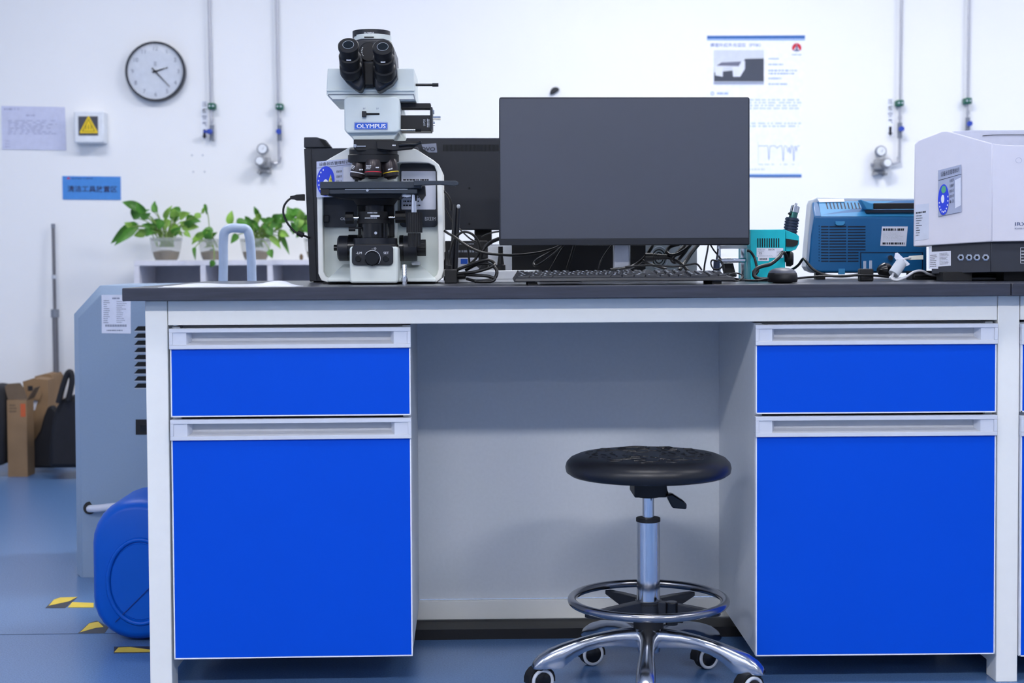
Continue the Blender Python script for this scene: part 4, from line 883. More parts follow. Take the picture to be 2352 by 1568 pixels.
obj('ruled_line', MB().add([cf2(0, 0.215), cf2(1, 0.20), cf2(1, 0.208), cf2(0, 0.225)], [(0, 1, 2, 3)]), BLACK_INK, card)
for k, tx in enumerate(('设备名称', '设备编号', '管理人员', '使用人员', '备 注')):
    v0 = 0.335+0.122*k; c4 = [cf2(0.47, v0+0.005), cf2(0.66, v0-0.01), cf2(0.66, v0+0.055), cf2(0.47, v0+0.07)]
    text(tx, Q([(2181, 409+12*k+6-3), (2191, 406+12*k+6-3), (2191, 413+12*k+6-3), (2181, 416+12*k+6-3)], -0.005), BLACK_INK, card)
obj('write_in_field', MB().add([cf2(0.72, 0.30), cf2(0.97, 0.27), cf2(0.97, 0.86), cf2(0.72, 0.90)], [(0, 1, 2, 3)]), PAPER, card)
lb = obj('asset_label', slab(MB(), Q([(2102.5, 470), (2133.5, 467), (2133, 549), (2102, 552.5)], -0.001), 0.0008), mat('label_grey', (206, 212, 228), 0.5), cov)
mb = MB(); scribble(mb, Q([(2104, 487), (2127, 484), (2127, 488), (2104, 491)], -0.0015), 1, fill=0.95, ragged=0.02); scribble(mb, Q([(2104, 493), (2120, 492), (2118, 542), (2104, 543)], -0.0015), 9, fill=0.35, seed=4, ragged=0.6); obj('print', mb, BLACK_INK, lb)
text('IRXross', rect(2331, 510.5, 2390, 518, YC2-0.0008), mat('grey_blue_ink', (80, 92, 130), 0.5), cov, bold=0.01)
text('FOURIER TRANSFORM INFRARED SPECTROPHOTOMETER', rect(2331, 523, 2450, 526.5, YC2-0.0008), GREY_INK, cov)
obj('moulded_emblem', MB().tube([P(2340+7*math.cos(q*math.pi/12), 368+6*math.sin(q*math.pi/12), YC2) for q in range(24)], 0.0006, 6, closed=True), IRG, cov)
lb = obj('rating_label', slab(MB(), [(2133, 577, yy(2133)+.0115), (2183.5, 577, yy(2183)+.0105), (2183.5, 610, yy(2183)+.0105), (2155, 616, yy(2150)+.0105), (2133, 617, yy(2133)+.0115)], 0.0006) if False else MB().prism([P(x, y, yy(x)+0.0105) for x, y in ((2133.5, 567), (2139.5, 567), (2139.5, 578), (2184, 576), (2184, 610), (2155, 612), (2155, 617), (2133.5, 617))], Vector((0, 0.001, 0))), PAPER, t)
mb = MB(); scribble(mb, [(x, y, yy(x)+0.0100) for x, y in ((2136, 584), (2152, 583), (2152, 613), (2136, 614))], 7, fill=0.3, seed=3); scribble(mb, [(x, y, yy(x)+0.0100) for x, y in ((2158, 580), (2180, 579), (2180, 607), (2158, 608))], 9, fill=0.3, seed=5); obj('small_print', mb, BLACK_INK, lb)
for x in (2207, 2226, 2244, 2264):
    c = P(x, 591, yy(x)+0.012); jk = obj('connector', MB().lathe(c, (-0.35, -1, 0), [(0.0078, 0), (0.0078, 0.002), (0.0055, 0.0022), (0.0052, 0.006)], 6), CHROME, t); obj('connector_bore', MB().lathe(c+Vector((-0.0021, -0.006, 0)), (-0.35, -1, 0), [(0.0036, 0), (0.0036, 0.0004)], 16), DARK, jk)
obj('warning_frame', MB().ring(rrect(2343.5, 568, 2450, 605, 2), rrect(2344.7, 569.2, 2449, 603.8, 1.5), YC2+0.0112, YC2+0.0118), LGREY, bs)
mb = MB(); scribble(mb, rect(2346, 573, 2440, 601, YC2+0.0114), 4, fill=0.35, seed=21); obj('warning_print', mb, LGREY, bs)
# cords among the instruments
tag(None or obj('plug', MB().box(-1, -1, 0, 0, 0, 0) if False else MB().pbox(1975, 615, 2007, 636, 3.36, 3.385), RUBBER, None, bevel=0.003), 'black three-pin plug lying with bare pins up, in front of the oscilloscope', 'plug') if False else None
t = thing('power_plug', 'black plug with two bare metal pins pointing up, in front of the oscilloscope', 'plug', P(1991, 636, 3.36)); seat_on_top(t)
zb_ = P(1991, 617, 3.36).z
obj('body', MB().box(P(1976, 630, 3.36).x, P(2007, 630, 3.36).x, 3.36, 3.385, ZT, zb_), RUBBER, t, bevel=0.003)
for a_, b_ in ((1984, 599), (1997.5, 598)): obj('pin', MB().pbox(a_, b_, a_+5.5, 618, 3.37, 3.3725), CHROME, t)
t = thing('power_plug', 'black cone shaped plug lying behind the white ferrite bead', 'plug', P(2025, 630, 3.42)); seat_on_top(t)
obj('body', MB().lathe(P(2040, 620, 3.43), (-1, -0.3, 0.0), [(0.006, -0.012), (0.016, 0), (0.0175, 0.012), (0.012, 0.022), (0.006, 0.027)], 24), BLACKG, t)
uc = cable('usb_cable', 'off-white cable with ferrite bead plugged into the spectrometer base', [(2093, 592, 3.37), (2085, 593, 3.36), (2074, 596, 3.34), (2068, 604, 3.33), (2058, 618, 3.32), (2050, 633, 3.32), (2050, 641, 3.31), (2062, 643, 3.30), (2080, 636, 3.31), (2100, 624, 3.33), (2118, 622, 3.35), (2135, 630, 3.37), (2165, 634, 3.40)], 3.33, 0.0028, m=CABLEW)
obj('usb_plug', MB().ppoly([(2090, 588), (2121, 585.5), (2121, 596), (2090, 597)], 3.366, 3.378), BEIGE, uc, bevel=0.0008)
obj('ferrite_bead', MB().cyl(P(2071, 602, 3.335), P(2052, 630, 3.325), 0.0125, n=24), LGREY, uc, bevel=0.001)
obj('cable_tag', MB().add([P(2056, 581, 3.34), P(2064, 583, 3.338), P(2089, 608, 3.335), P(2082, 611, 3.337), P(2056, 595, 3.34)], [(0, 1, 2, 3, 4)]).prism([P(2056, 581, 3.341), P(2062, 580, 3.341), P(2090, 606, 3.338), P(2082, 611, 3.338), P(2054, 592, 3.341)], Vector((0, 0.0004, 0))), PAPER, uc)
cable('power_cable', 'black cord looping over the bench between teal station and oscilloscope', [(1810, 622, 3.52), (1824, 616, 3.50), (1835, 607, 3.49), (1845, 594, 3.48), (1853, 602, 3.46), (1870, 620, 3.45), (1900, 632, 3.44), (1940, 634, 3.42), (1976, 630, 3.39)], 3.45, 0.0032)
cable('power_cable', 'black cord bundle in front of the teal station, curving up its right side', [(1806, 600, 3.41), (1804, 585, 3.40), (1797, 580, 3.39), (1788, 592, 3.37), (1770, 606, 3.35), (1748, 612, 3.33), (1735, 620, 3.32), (1732, 632, 3.31), (1742, 640, 3.31), (1765, 641, 3.33)], 3.36, 0.0045)
cable('power_cable', 'black cord lying flat behind the mouse toward the oscilloscope plug', [(1790, 640, 3.30), (1820, 640, 3.30), (1860, 636, 3.36), (1895, 634, 3.35), (1930, 634, 3.34), (1975, 632, 3.34), (2010, 633, 3.36), (2040, 636, 3.40)], 3.36, 0.0026)
cable('power_cable', 'black cord curving out of the monitor side and down the teal station', [(1716, 575, 3.40), (1724, 578, 3.40), (1733, 592, 3.40), (1738, 612, 3.39), (1741, 622, 3.37), (1730, 637, 3.37)], 3.40, 0.003)
cable('power_cable', 'black cord lying between the white cable and the spectrometer foot', [(2100, 634, 3.44), (2120, 634, 3.44), (2150, 633, 3.45), (2200, 633, 3.45), (2290, 632, 3.46)], 3.45, 0.0035)
cable('network_cable', 'grey flat cable under the spectrometer between its two feet', [(2228, 640, 3.40), (2260, 639.5, 3.40), (2298, 640, 3.40)], 3.40, 0.003, m=CABLEW)
# cable tangle left of and under the monitor
G = 'black cables crowded behind and under the front monitor'
def cb(name, label, pts, Y, r): return cable(name, label, pts, Y, r)
cb('power_cable', 'long black cord sagging from the microscope side across to under the monitor', [(1021, 530, 3.47), (1030, 536, 3.46), (1045, 545, 3.44), (1075, 566, 3.43), (1105, 579, 3.42), (1140, 584, 3.42), (1180, 586, 3.42), (1225, 582, 3.43), (1255, 576, 3.44), (1278, 568, 3.45), (1290, 560, 3.46)], 3.44, 0.0032)
cb('coiled_cable', 'black cord making one large round loop beside the router antennas', [(1030, 600, 3.50), (1034, 580, 3.50), (1044, 550, 3.50), (1062, 533, 3.50), (1082, 536, 3.50), (1097, 552, 3.50), (1101, 572, 3.50), (1094, 592, 3.50), (1076, 608, 3.50), (1052, 619, 3.49), (1040, 630, 3.47)], 3.50, 0.003)
cb('coiled_cable', 'black cord arching down to the white power strip beside the front monitor', [(1146, 548, 3.52), (1128, 556, 3.51), (1112, 570, 3.50), (1104, 590, 3.50), (1103, 606, 3.50), (1098, 614, 3.50)], 3.50, 0.0046)
cb('coiled_cable', 'doubled black cord bundle fanning out right of the adapter block', [(1070, 634, 3.43), (1048, 622, 3.42), (1080, 608, 3.41), (1110, 598, 3.40), (1126, 598, 3.40), (1136, 606, 3.40), (1130, 612, 3.39), (1108, 620, 3.39), (1085, 625, 3.39), (1052, 628, 3.40)], 3.40, 0.0038)
cb('coiled_cable', 'black cord turning in a wide flat loop in front of the power strip', [(1068, 630, 3.40), (1095, 632, 3.385), (1120, 634, 3.38), (1136, 640, 3.375), (1126, 647, 3.37), (1100, 647, 3.37), (1072, 640, 3.39)], 3.38, 0.0036)
cb('coiled_cable', 'black cord rising over the right end of the fanned bundle', [(1070, 620, 3.43), (1098, 606, 3.41), (1122, 606, 3.40), (1138, 616, 3.39), (1141, 628, 3.385), (1134, 640, 3.38), (1112, 645, 3.375), (1090, 646, 3.372)], 3.40, 0.004)
cb('thin_cable', 'thin black cord hanging from behind the microscope to the metal collar', [(1018, 438, 3.60), (1028, 448, 3.60), (1035, 462, 3.60), (1036, 484, 3.60)], 3.60, 0.0028)
obj_c = MB().cyl(P(1033, 487, 3.60), P(1033, 483, 3.60), 0.008, n=20)
cb('thin_cable', 'thin black cord sloping down behind the antennas to the round loop', [(1022, 478, 3.62), (1040, 510, 3.62), (1060, 530, 3.62), (1080, 548, 3.60), (1096, 556, 3.60)], 3.61, 0.002)
cb('thin_cable', 'thin black cord hanging straight down through the round loop', [(1074, 566, 3.56), (1076, 580, 3.56), (1078, 602, 3.56), (1080, 618, 3.56)], 3.56, 0.0026)
cb('thin_cable', 'thin grey-black cord arching out from the rear monitor edge to the loop', [(1106, 545, 3.66), (1118, 538, 3.66), (1135, 533, 3.66), (1150, 531, 3.66)], 3.66, 0.0022)
for pts, lab, r in (([(1300, 556, 3.5), (1288, 567, 3.5), (1262, 580, 3.5), (1236, 594, 3.48), (1226, 604, 3.47), (1230, 610, 3.46), (1245, 603, 3.46), (1270, 584, 3.48), (1290, 566, 3.5)], 'black cord hanging in a narrow pointed loop under the left of the monitor', 0.0028),
    ([(1298, 560, 3.52), (1283, 584, 3.51), (1266, 614, 3.5), (1258, 626, 3.5)], 'thin black cord slanting down left of centre under the monitor', 0.002),
    ([(1320, 560, 3.52), (1312, 588, 3.51), (1303, 616, 3.5), (1300, 628, 3.5)], 'pair-thick black cord dropping steeply under the monitor', 0.0034),
    ([(1406, 562, 3.43), (1392, 580, 3.43), (1379, 602, 3.42), (1374, 620, 3.42)], 'thin black cord just left of the silver monitor stand', 0.002),
    ([(1502, 556, 3.47), (1494, 572, 3.46), (1478, 594, 3.45), (1456, 610, 3.44), (1436, 616, 3.42), (1400, 620, 3.38)], 'twin black cord sweeping left from the fan side of the computer', 0.0042),
    ([(1480, 590, 3.42), (1505, 590, 3.42), (1530, 590, 3.42), (1546, 596, 3.42), (1565, 606, 3.40), (1580, 622, 3.38)], 'black cord leaving the thick connector toward the keyboard', 0.0042),
    ([(1560, 560, 3.44), (1540, 566, 3.44), (1531, 578, 3.43), (1541, 586, 3.42), (1560, 582, 3.42), (1580, 568, 3.43), (1588, 558, 3.44)], 'black cord making an S bend right under the monitor edge', 0.0045),
    ([(1585, 558, 3.45), (1575, 576, 3.44), (1560, 594, 3.43), (1550, 602, 3.42), (1543, 596, 3.42), (1552, 584, 3.42), (1570, 566, 3.44), (1574, 556, 3.45)], 'black cord curling below the S bend', 0.0042),
    ([(1606, 558, 3.50), (1590, 578, 3.48), (1575, 600, 3.46), (1560, 620, 3.43)], 'thick black cord slanting from the monitor right part to the keyboard', 0.0048),
    ([(1628, 556, 3.5), (1624, 580, 3.48), (1619, 605, 3.46), (1617, 622, 3.45)], 'single thin black cord hanging against the white wall', 0.0022),
    ([(1632, 562, 3.46), (1640, 575, 3.45), (1652, 590, 3.44), (1658, 605, 3.43), (1662, 622, 3.42)], 'thin black cord beside the screwdriver', 0.002),
    ([(1648, 600, 3.38), (1636, 597, 3.38), (1633, 606, 3.38), (1640, 618, 3.37), (1655, 616, 3.36), (1660, 604, 3.36), (1652, 596, 3.37)], 'small black cord ring round the screwdriver handle', 0.0018),
    ([(1436, 613, 3.36), (1470, 610, 3.36), (1510, 609, 3.36), (1545, 612, 3.35), (1580, 608, 3.35), (1600, 606, 3.36), (1612, 620, 3.36)], 'thin grey-black cord running along behind the keyboard keys', 0.0022),
    ([(1476, 598, 3.41), (1490, 606, 3.40), (1512, 612, 3.39), (1530, 618, 3.38)], 'short black cord stub below the thick connector', 0.0032)):
    cb('power_cable', lab, pts, 3.45, r)
t = thing('cable_connector', 'thick ribbed black connector lying across the computer fan', 'connector', P(1505, 592, 3.43))
obj('barrel', MB().cyl(P(1481, 591, 3.42), P(1500, 591, 3.42), 0.0105, n=20), RUBBER, t, bevel=0.001)
mb = MB()
for k in range(6): mb.cyl(P(1501+5*k, 590, 3.42), P(1504+5*k, 590, 3.42), 0.0085-0.0005*k, n=16)
mb.cyl(P(1500, 590, 3.42), P(1532, 590, 3.42), 0.006, n=12); obj('strain_relief', mb, RUBBER, t)
# ================================================================ wall furnishings
YQ = YW-0.003
def pipe_run(name, label, top, mid, clipy, group=None):
    t = thing(name, label, 'gas pipe', P(mid[0], mid[1], YW-0.03)); return t
def gas_line(label, xt, xc, yc, yv, tail=None, yend=None, stub=None):
    t = thing('gas_pipe', label, 'gas pipe', P(xc, yc, YW))
    Yp = YW-0.022
    top = P(xt, -40, Yp); top.z = 2.94
    obj('pipe', MB().cyl(top, P(xc, yend or yv, Yp), 0.0062, n=12), PIPE, t)
    c = P(xc+1, yc, YW-0.03); cl = obj('clip', MB().box(c.x-0.017, c.x+0.017, YW-0.046, YW, c.z-0.014, c.z+0.014), GREEN, t, bevel=0.006)
    for s_ in (-0.008, 0.008): obj('clip_screw', MB().cyl((c.x+s_, YW-0.0475, c.z), (c.x+s_, YW-0.046, c.z), 0.0045, n=12), LGREY, cl)
    v = P(xc+1, yv, Yp); obj('valve_body', MB().cyl(v+Vector((0, 0, -0.04)), v+Vector((0, 0, 0.03)), 0.0105, n=14), GREY, t)
    obj('fitting', MB().cyl(v+Vector((0, 0, 0.045)), v+Vector((0, 0, 0.062)), 0.009, n=6), PIPE, t)
    return t, v
g1, v1 = gas_line('first gas pipe from the left, ending in a blue valve beside the dark arrow label', 476, 485.5, 244, 303)
obj('valve_handle', MB().box(v1.x-0.033, v1.x+0.006, YW-0.05, YW-0.034, v1.z-0.006, v1.z+0.006).box(v1.x-0.016, v1.x+0.004, YW-0.055, YW-0.03, v1.z-0.010, v1.z+0.010), VALVEB, g1, bevel=0.002)
g2_, v2 = gas_line('second gas pipe from the left, bending to a pressure gauge at its foot', 632, 641, 245, 303, yend=374)
obj('valve_handle', MB().cyl(v2+Vector((0, -0.02, 0)), v2+Vector((0, -0.034, 0)), 0.012, n=16), VALVEB, g2_)
g3, v3 = gas_line('gas pipe above the white spectrometer, left one, bending to a pressure gauge', 2073, 2065.5, 237, 297, yend=374)
obj('valve_handle', MB().cyl(v3+Vector((0, -0.02, 0)), v3+Vector((0, -0.034, 0)), 0.012, n=16), VALVEB, g3)
g4, v4 = gas_line('gas pipe rising directly behind the spectrometer, rightmost on the wall', 2229, 2221.5, 232, 285)
obj('valve_handle', MB().cyl(v4+Vector((0, -0.02, 0)), v4+Vector((0, -0.034, 0)), 0.012, n=16), VALVEB, g4)
def elbow(t, x, x2, y0, y1):
    obj('elbow', MB().tube(spline([P(x, y0-6, YW-0.022), P(x, y0, YW-0.022), P(x-2, y1-3, YW-0.022), P(x-7, y1, YW-0.022), P(x2, y1+1, YW-0.022)], 5), 0.0062, 10), PIPE, t)
elbow(g2_, 643.5, 622, 366, 375); elbow(g3, 2063, 2046, 366, 375)
def regulator(label, cx, cy, s1, flip):
    t = thing('pressure_regulator', label, 'pressure regulator', P(cx, cy, YW)); k = sc(YW)
    g = P(cx, cy, YW-0.05)
    gx = g+Vector((s1[0]*k, 0, -s1[1]*k))
    ga = obj('gauge', MB().lathe((gx.x, YW-0.02, gx.z), (0, -1, 0), [(0.022, 0), (0.025, 0.01), (0.025, 0.03), (0.022, 0.032)], 28), GREY, t)
    obj('gauge_face', MB().cyl((gx.x, YW-0.0525, gx.z), (gx.x, YW-0.054, gx.z), 0.020, n=24), PLAST_W, ga)
    obj('gauge_needle', MB().box(-0.001, 0.001, 0, 0.001, 0, 0.014) and MB().prism([Vector((gx.x-0.001, YW-0.0545, gx.z-0.004)), Vector((gx.x+0.010, YW-0.0545, gx.z+0.012)), Vector((gx.x+0.001, YW-0.0545, gx.z-0.005))], Vector((0, 0.0004, 0))), BLACK_INK, ga)
    b = obj('body', MB().box(g.x-0.024+flip*0.004, g.x+0.022+flip*0.004, YW-0.05, YW-0.012, g.z-0.03, g.z+0.018), mat('brushed_steel', (150, 152, 156), 0.4, metal=0.35), t, bevel=0.005)
    kx = g+Vector((s1[2]*k, 0, -s1[3]*k))
    kn = obj('control_knob', MB().lathe((kx.x, YW-0.048, kx.z), (0, -1, 0), [(0.022, 0), (0.024, 0.004), (0.022, 0.035), (0.018, 0.04)], 28), mat('brushed_steel', (120, 122, 126)), t)
    obj('knob_cap', MB().cyl((kx.x, YW-0.0885, kx.z), (kx.x, YW-0.09, kx.z), 0.0165, n=24), PLAST_W, kn)
    obj('inlet_nut', MB().cyl((g.x-0.04, YW-0.022, g.z-0.006), (g.x+0.042, YW-0.022, g.z-0.006), 0.009, n=6), PIPE, t)
    obj('bracket', MB().box(g.x-0.03, g.x+0.028, YW-0.02, YW, g.z-0.05, g.z-0.031).box(g.x-0.03, g.x-0.018, YW-0.06, YW, g.z-0.056, g.z-0.044).box(g.x+0.016, g.x+0.028, YW-0.06, YW, g.z-0.056, g.z-0.044), mat('brushed_steel', (120, 122, 126)), t, bevel=0.002)
    return t
regulator('pressure regulator with gauge on the wall between the second pipe and the pot plants', 606, 370, (-3, -28, -7, 0), 1)
regulator('pressure regulator with gauge on the wall left of the spectrometer', 2024, 374, (0, -27, 10, 1), -1)
def vlabel(label, x0, y0, x1, y1, tx):
    t = thing('pipe_label', label, 'label', P((x0+x1)/2, y1, YW))
    b = obj('backing', slab(MB(), rect(x0, y0, x1, y1, YQ), 0.002), POSTER, t)
    n = len(tx); h_ = (y1-y0)*0.68/n
    for k, ch in enumerate(tx): text(ch, rect(x0+2.5, y0+2+k*h_, x1-2.5, y0+2+k*h_+h_*0.72, YQ-0.0012), GREY_INK if k != 1 else BLACK_INK, b, bold=0.01)
    xm = (x0+x1)/2; ya = y0+(y1-y0)*0.74
    obj('arrow', MB().ppoly([(xm-3, ya), (xm+3, ya), (xm+3, y1-8), (xm+5.5, y1-8), (xm, y1-0.5), (xm-5.5, y1-8), (xm-3, y1-8)], YQ-0.0015, YQ-0.0002), BLACK_INK, b)
vlabel('narrow vertical label with a dark arrow beside the first gas pipe', 462, 232, 477, 320, '压缩空气')
vlabel('narrow vertical label with a dark arrow beside the pipe near the spectrometer', 2037.5, 226, 2052.5, 313, '压缩空气')
for i, (x, y) in enumerate(((441, 356.5), (465.5, 356.5), (444, 394.5), (470, 394.5))):
    tag(obj('wall_plug', MB().cyl(P(x, y, YW-0.003), P(x, y, YW), 0.004, n=12), LGREY), 'tiny grey wall plug, one of four in a square under the arrow label', 'wall plug', 'wall plugs in a square')
# round peeling black dome sensor
t = thing('adhesive_hook', 'small black half-round piece stuck on the wall just above the front monitor', 'hook', P(1274, 217, YW))
obj('cap', MB().ppoly([(1264, 217), (1264, 210), (1266, 205), (1270, 201), (1276, 199.5), (1281, 200.5), (1286, 204.5), (1280, 210), (1272, 215)], YW-0.02, YW-0.0002), BLACKS, t, bevel=0.004)
# clock
t = thing('wall_clock', 'round black-rimmed wall clock with a white face above the warning box', 'clock', P(356, 232, YW))
Yc = YW-0.03; c = P(356.5, 164, Yc); R_ = 68*sc(Yc)
obj('rim', MB().lathe((c.x, YW, c.z), (0, -1, 0), [(R_*0.93, 0.0), (R_, 0.004), (R_, 0.034), (R_*0.965, 0.042), (R_*0.93, 0.038), (R_*0.925, 0.02)], 72), mat('clock_rim', (34, 38, 50), 0.25), t, smooth=50)
fc = obj('dial_face', MB().cyl((c.x, YW-0.026, c.z), (c.x, YW-0.022, c.z), R_*0.926, n=72), mat('clock_face', (214, 220, 230), 0.5), t)
for k in range(12):
    an = math.radians(90-30*(k+1)); x = c.x+R_*0.76*math.cos(an); z = c.z+R_*0.76*math.sin(an); w = 0.008 if k < 9 else 0.012
    cu_q = None
    tb = bpy.data.curves.new('tmp', 'FONT'); tb.body = str(k+1); tb.align_x = 'CENTER'; tb.align_y = 'CENTER'; tb.size = 0.026
    o_ = bpy.data.objects.new('tmp', tb); COL.objects.link(o_); me = bpy.data.meshes.new_from_object(o_.evaluated_get(bpy.context.evaluated_depsgraph_get()))
    mb = MB().add([(x+v.co.x, YW-0.0268, z+v.co.y) for v in me.vertices], [tuple(p.vertices) for p in me.polygons])
    bpy.data.objects.remove(o_); obj('numeral', mb, GREY_INK, fc)
def hand(name, an, L, w, y_):
    dx, dz = math.cos(an), math.sin(an); q = Vector((-dz, 0, dx)); D = Vector((dx, 0, dz)); cc = Vector((c.x, YW-y_, c.z))
    obj(name, MB().prism([cc-D*L*0.22+q*w*1.6, cc-D*L*0.22-q*w*1.6, cc+D*L-q*w*0.6, cc+D*L+q*w*0.6], Vector((0, -0.001, 0))), BLACKS, t)
hand('hour_hand', math.radians(17), R_*0.44, 0.0028, 0.029); hand('minute_hand', math.radians(-47), R_*0.70, 0.0022, 0.031)
obj('hand_boss', MB().cyl((c.x, YW-0.034, c.z), (c.x, YW-0.028, c.z), 0.006, n=16), BLACKS, t)
text('≡', [(353.5, 142, YW-0.0268), (359.5, 142, YW-0.0268), (359.5, 151, YW-0.0268), (353.5, 151, YW-0.0268)], GREY_INK, fc, 'dial_emblem')
gl = obj('glass', MB().lathe((c.x, YW-0.037, c.z), (0, -1, 0), [(R_*0.93, 0), (R_*0.93, 0.0015), (R_*0.7, 0.008), (R_*0.35, 0.012), (R_*0.02, 0.013)], 64), mat('clear_glass', (255, 255, 255), 0.03, trans=1.0, alpha=0.25, var=0.0, ior=1.3), t, smooth=80)
# notice, warning box, sign
t = thing('paper_notice', 'lilac paper notice on the wall at the far left edge', 'notice', P(76, 346, YW))
b = obj('sheet', slab(MB(), [(3, 243, YQ), (149, 246, YQ), (152, 345, YQ), (5, 343, YQ)], 0.002), PAPERL, t)
for nm_, q_, n_, f_, s_ in (('header', rect(9, 248, 45, 253, YQ-0.001), 1, 0.8, 1), ('title', rect(60, 263, 92, 267, YQ-0.001), 1, 0.8, 2), ('body_text', rect(18, 275, 135, 309, YQ-0.001), 8, 0.35, 3), ('footnote', rect(12, 320, 25, 340, YQ-0.001), 3, 0.3, 5)):
    obj(nm_, scribble(MB(), q_, n_, fill=f_, seed=s_, gap=1.2), mat('faint_ink', (160, 164, 195), 0.6), b)
t = thing('warning_box', 'small white wall box with a yellow warning triangle on a dark square', 'warning box', P(205, 330, YW))
c1 = P(170, 328, YW-0.07); c2 = P(238, 255, YW-0.07)
b = obj('housing', MB().box(c1.x, c2.x, YW-0.07, YW, c1.z, c2.z), PLAST_W, t, bevel=0.006)
obj('dark_square', MB().pbox(180, 267, 225, 311, YW-0.0715, YW-0.0701), mat('sign_dark', (70, 72, 82), 0.5), b)
tr = obj('triangle', MB().ppoly([(202.5, 266), (204, 266), (225, 304), (223, 306), (184, 306), (182.5, 304)], YW-0.073, YW-0.0716), YELLOW, b, bevel=0.0005)
mb = MB().ring([(203.2, 272), (219, 302), (188, 302)], [(203.2, 275.5), (216, 300.5), (191, 300.5)], YW-0.0736, YW-0.0731)
obj('triangle_border', mb, mat('ochre_ink', (150, 130, 30), 0.5), tr)
mb = MB()
for k, x in enumerate((197, 203, 209)): mb.ppoly([(x-0.9, 297), (x+0.9, 297), (x+1.4, 290), (x+0.3, 284+2*abs(k-1)), (x-0.8, 290)], YW-0.0736, YW-0.0731)
obj('heat_symbol', mb, mat('ochre_ink', (150, 130, 30)), tr)
t = thing('area_sign', 'bright blue wall sign with dark Chinese lettering above the pot plants', 'sign', P(210, 460, YW))
b = obj('board', slab(MB(), [(143, 404, YQ), (277, 405.5, YQ), (277.5, 459, YQ), (144, 458, YQ)], 0.002), SIGNB, t)
text('清洁工具放置区', [(155, 426, YQ-0.0012), (269, 427, YQ-0.0012), (269, 441.5, YQ-0.0012), (155, 440.5, YQ-0.0012)], mat('sign_ink', (50, 50, 80), 0.6), b, bold=0.01)
mb = MB(); scribble(mb, rect(165, 408.5, 214, 411, YQ-0.0012), 1, fill=1, ragged=0.02); obj('small_lettering', mb, mat('sign_ink2', (55, 95, 160), 0.6), b)
obj('logo', MB().ppoly([(153, 411), (157, 406), (162, 411)], YQ-0.0012, YQ-0.0002), RED, b)
# poster
t = thing('poster', 'white technical poster with blue bands and a photo, partly behind the front monitor', 'poster', P(1735, 406, YW))
def pr(a_, b_, c_, e_, m, nm, par, off=0.0): return obj(nm, slab(MB(), rect(a_, b_, c_, e_, YQ-0.0006-off), 0.0004), m, par)
b = obj('sheet', slab(MB(), [(1622, 81, YQ), (1850, 80, YQ), (1841, 407, YQ), (1627, 407, YQ)], 0.002), POSTER, t)
obj('blue_band', slab(MB(), [(1624, 82, YQ-.0006), (1849, 81, YQ-.0006), (1849, 88.5, YQ-.0006), (1624, 89, YQ-.0006)], 0.0004), POSTB, b); pr(1624, 89, 1849, 93, POSTLB, 'pale_band', b)
pr(1630, 399, 1841, 402, POSTLB, 'pale_band', b); pr(1630, 402, 1841, 406.5, POSTB, 'blue_band', b)
text('傅里叶红外光谱仪（FTIR）', rect(1631, 99, 1747, 108, YQ-0.0006), mat('title_ink', (80, 110, 175), 0.6), b, bold=0.01)
ph = pr(1639, 115, 1754.5, 195, mat('photo_grey', (206, 212, 222), 0.6), 'photo', b)
obj('photo_dark', MB().ppoly([(1711, 135), (1754.5, 134), (1754.5, 187), (1640, 187), (1640, 166), (1700, 160)], YQ-0.0012, YQ-0.0008), mat('photo_black', (66, 72, 86), 0.6), ph)
obj('photo_machine', MB().ppoly([(1642, 152), (1655, 142), (1702, 140), (1711, 140), (1711, 158), (1700, 176), (1684, 176), (1682, 154), (1660, 154), (1660, 176), (1643, 173)], YQ-0.0016, YQ-0.0013), PAPER, ph)
obj('photo_machine_top', MB().ppoly([(1645, 151), (1657, 143), (1703, 141), (1697, 152)], YQ-0.002, YQ-0.0017), mat('photo_mid', (110, 112, 132), 0.6), ph)
obj('photo_shelf', MB().pbox(1639, 188, 1754.5, 193, YQ-0.0016, YQ-0.0009), mat('photo_shelf', (150, 160, 185), 0.6), ph)
lg = obj('logo_disc', MB().ppoly([(1830+11*math.cos(math.radians(a_)), 110-11*math.sin(math.radians(a_))) for a_ in range(-30, 211, 12)], YQ-0.001, YQ-0.0003), RED, b)
obj('logo_cut', MB().ppoly([(1830, 100), (1832, 108), (1836, 114), (1838, 119), (1822, 119), (1824, 114), (1828, 108)], YQ-0.0015, YQ-0.0011), POSTER, lg)
obj('logo_figure', MB().ppoly([(1829, 103), (1831, 103), (1832, 113), (1837, 116), (1834, 118), (1831, 116), (1830, 121), (1829, 116), (1826, 118), (1823, 116), (1828, 113)], YQ-0.002, YQ-0.0016), mat('logo_navy', (60, 70, 120), 0.6), lg)
obj('logo_text', scribble(MB(), rect(1819, 124, 1841, 127, YQ-0.0006), 1, fill=0.8, ragged=0.02), TEXTB, b)
for y, w in ((133, 25), (146, 34), (160, 66), (167, 62), (178, 34), (191, 46)): obj('caption_text', scribble(MB(), rect(1765, y, 1765+w, y+4, YQ-0.0006), 1, fill=0.8, seed=y, ragged=0.1), TEXTB, b)
obj('section_heading', scribble(MB(), rect(1647, 212, 1673, 217, YQ-0.0006), 1, fill=1, ragged=0.02), TEXTB, b)
obj('bullet', MB().tube([P(1636+3.2*math.cos(q*math.pi/8), 214.5+3.6*math.sin(q*math.pi/8), YQ-0.001) for q in range(16)], 0.0018, 6, closed=True), TEXTB, b)
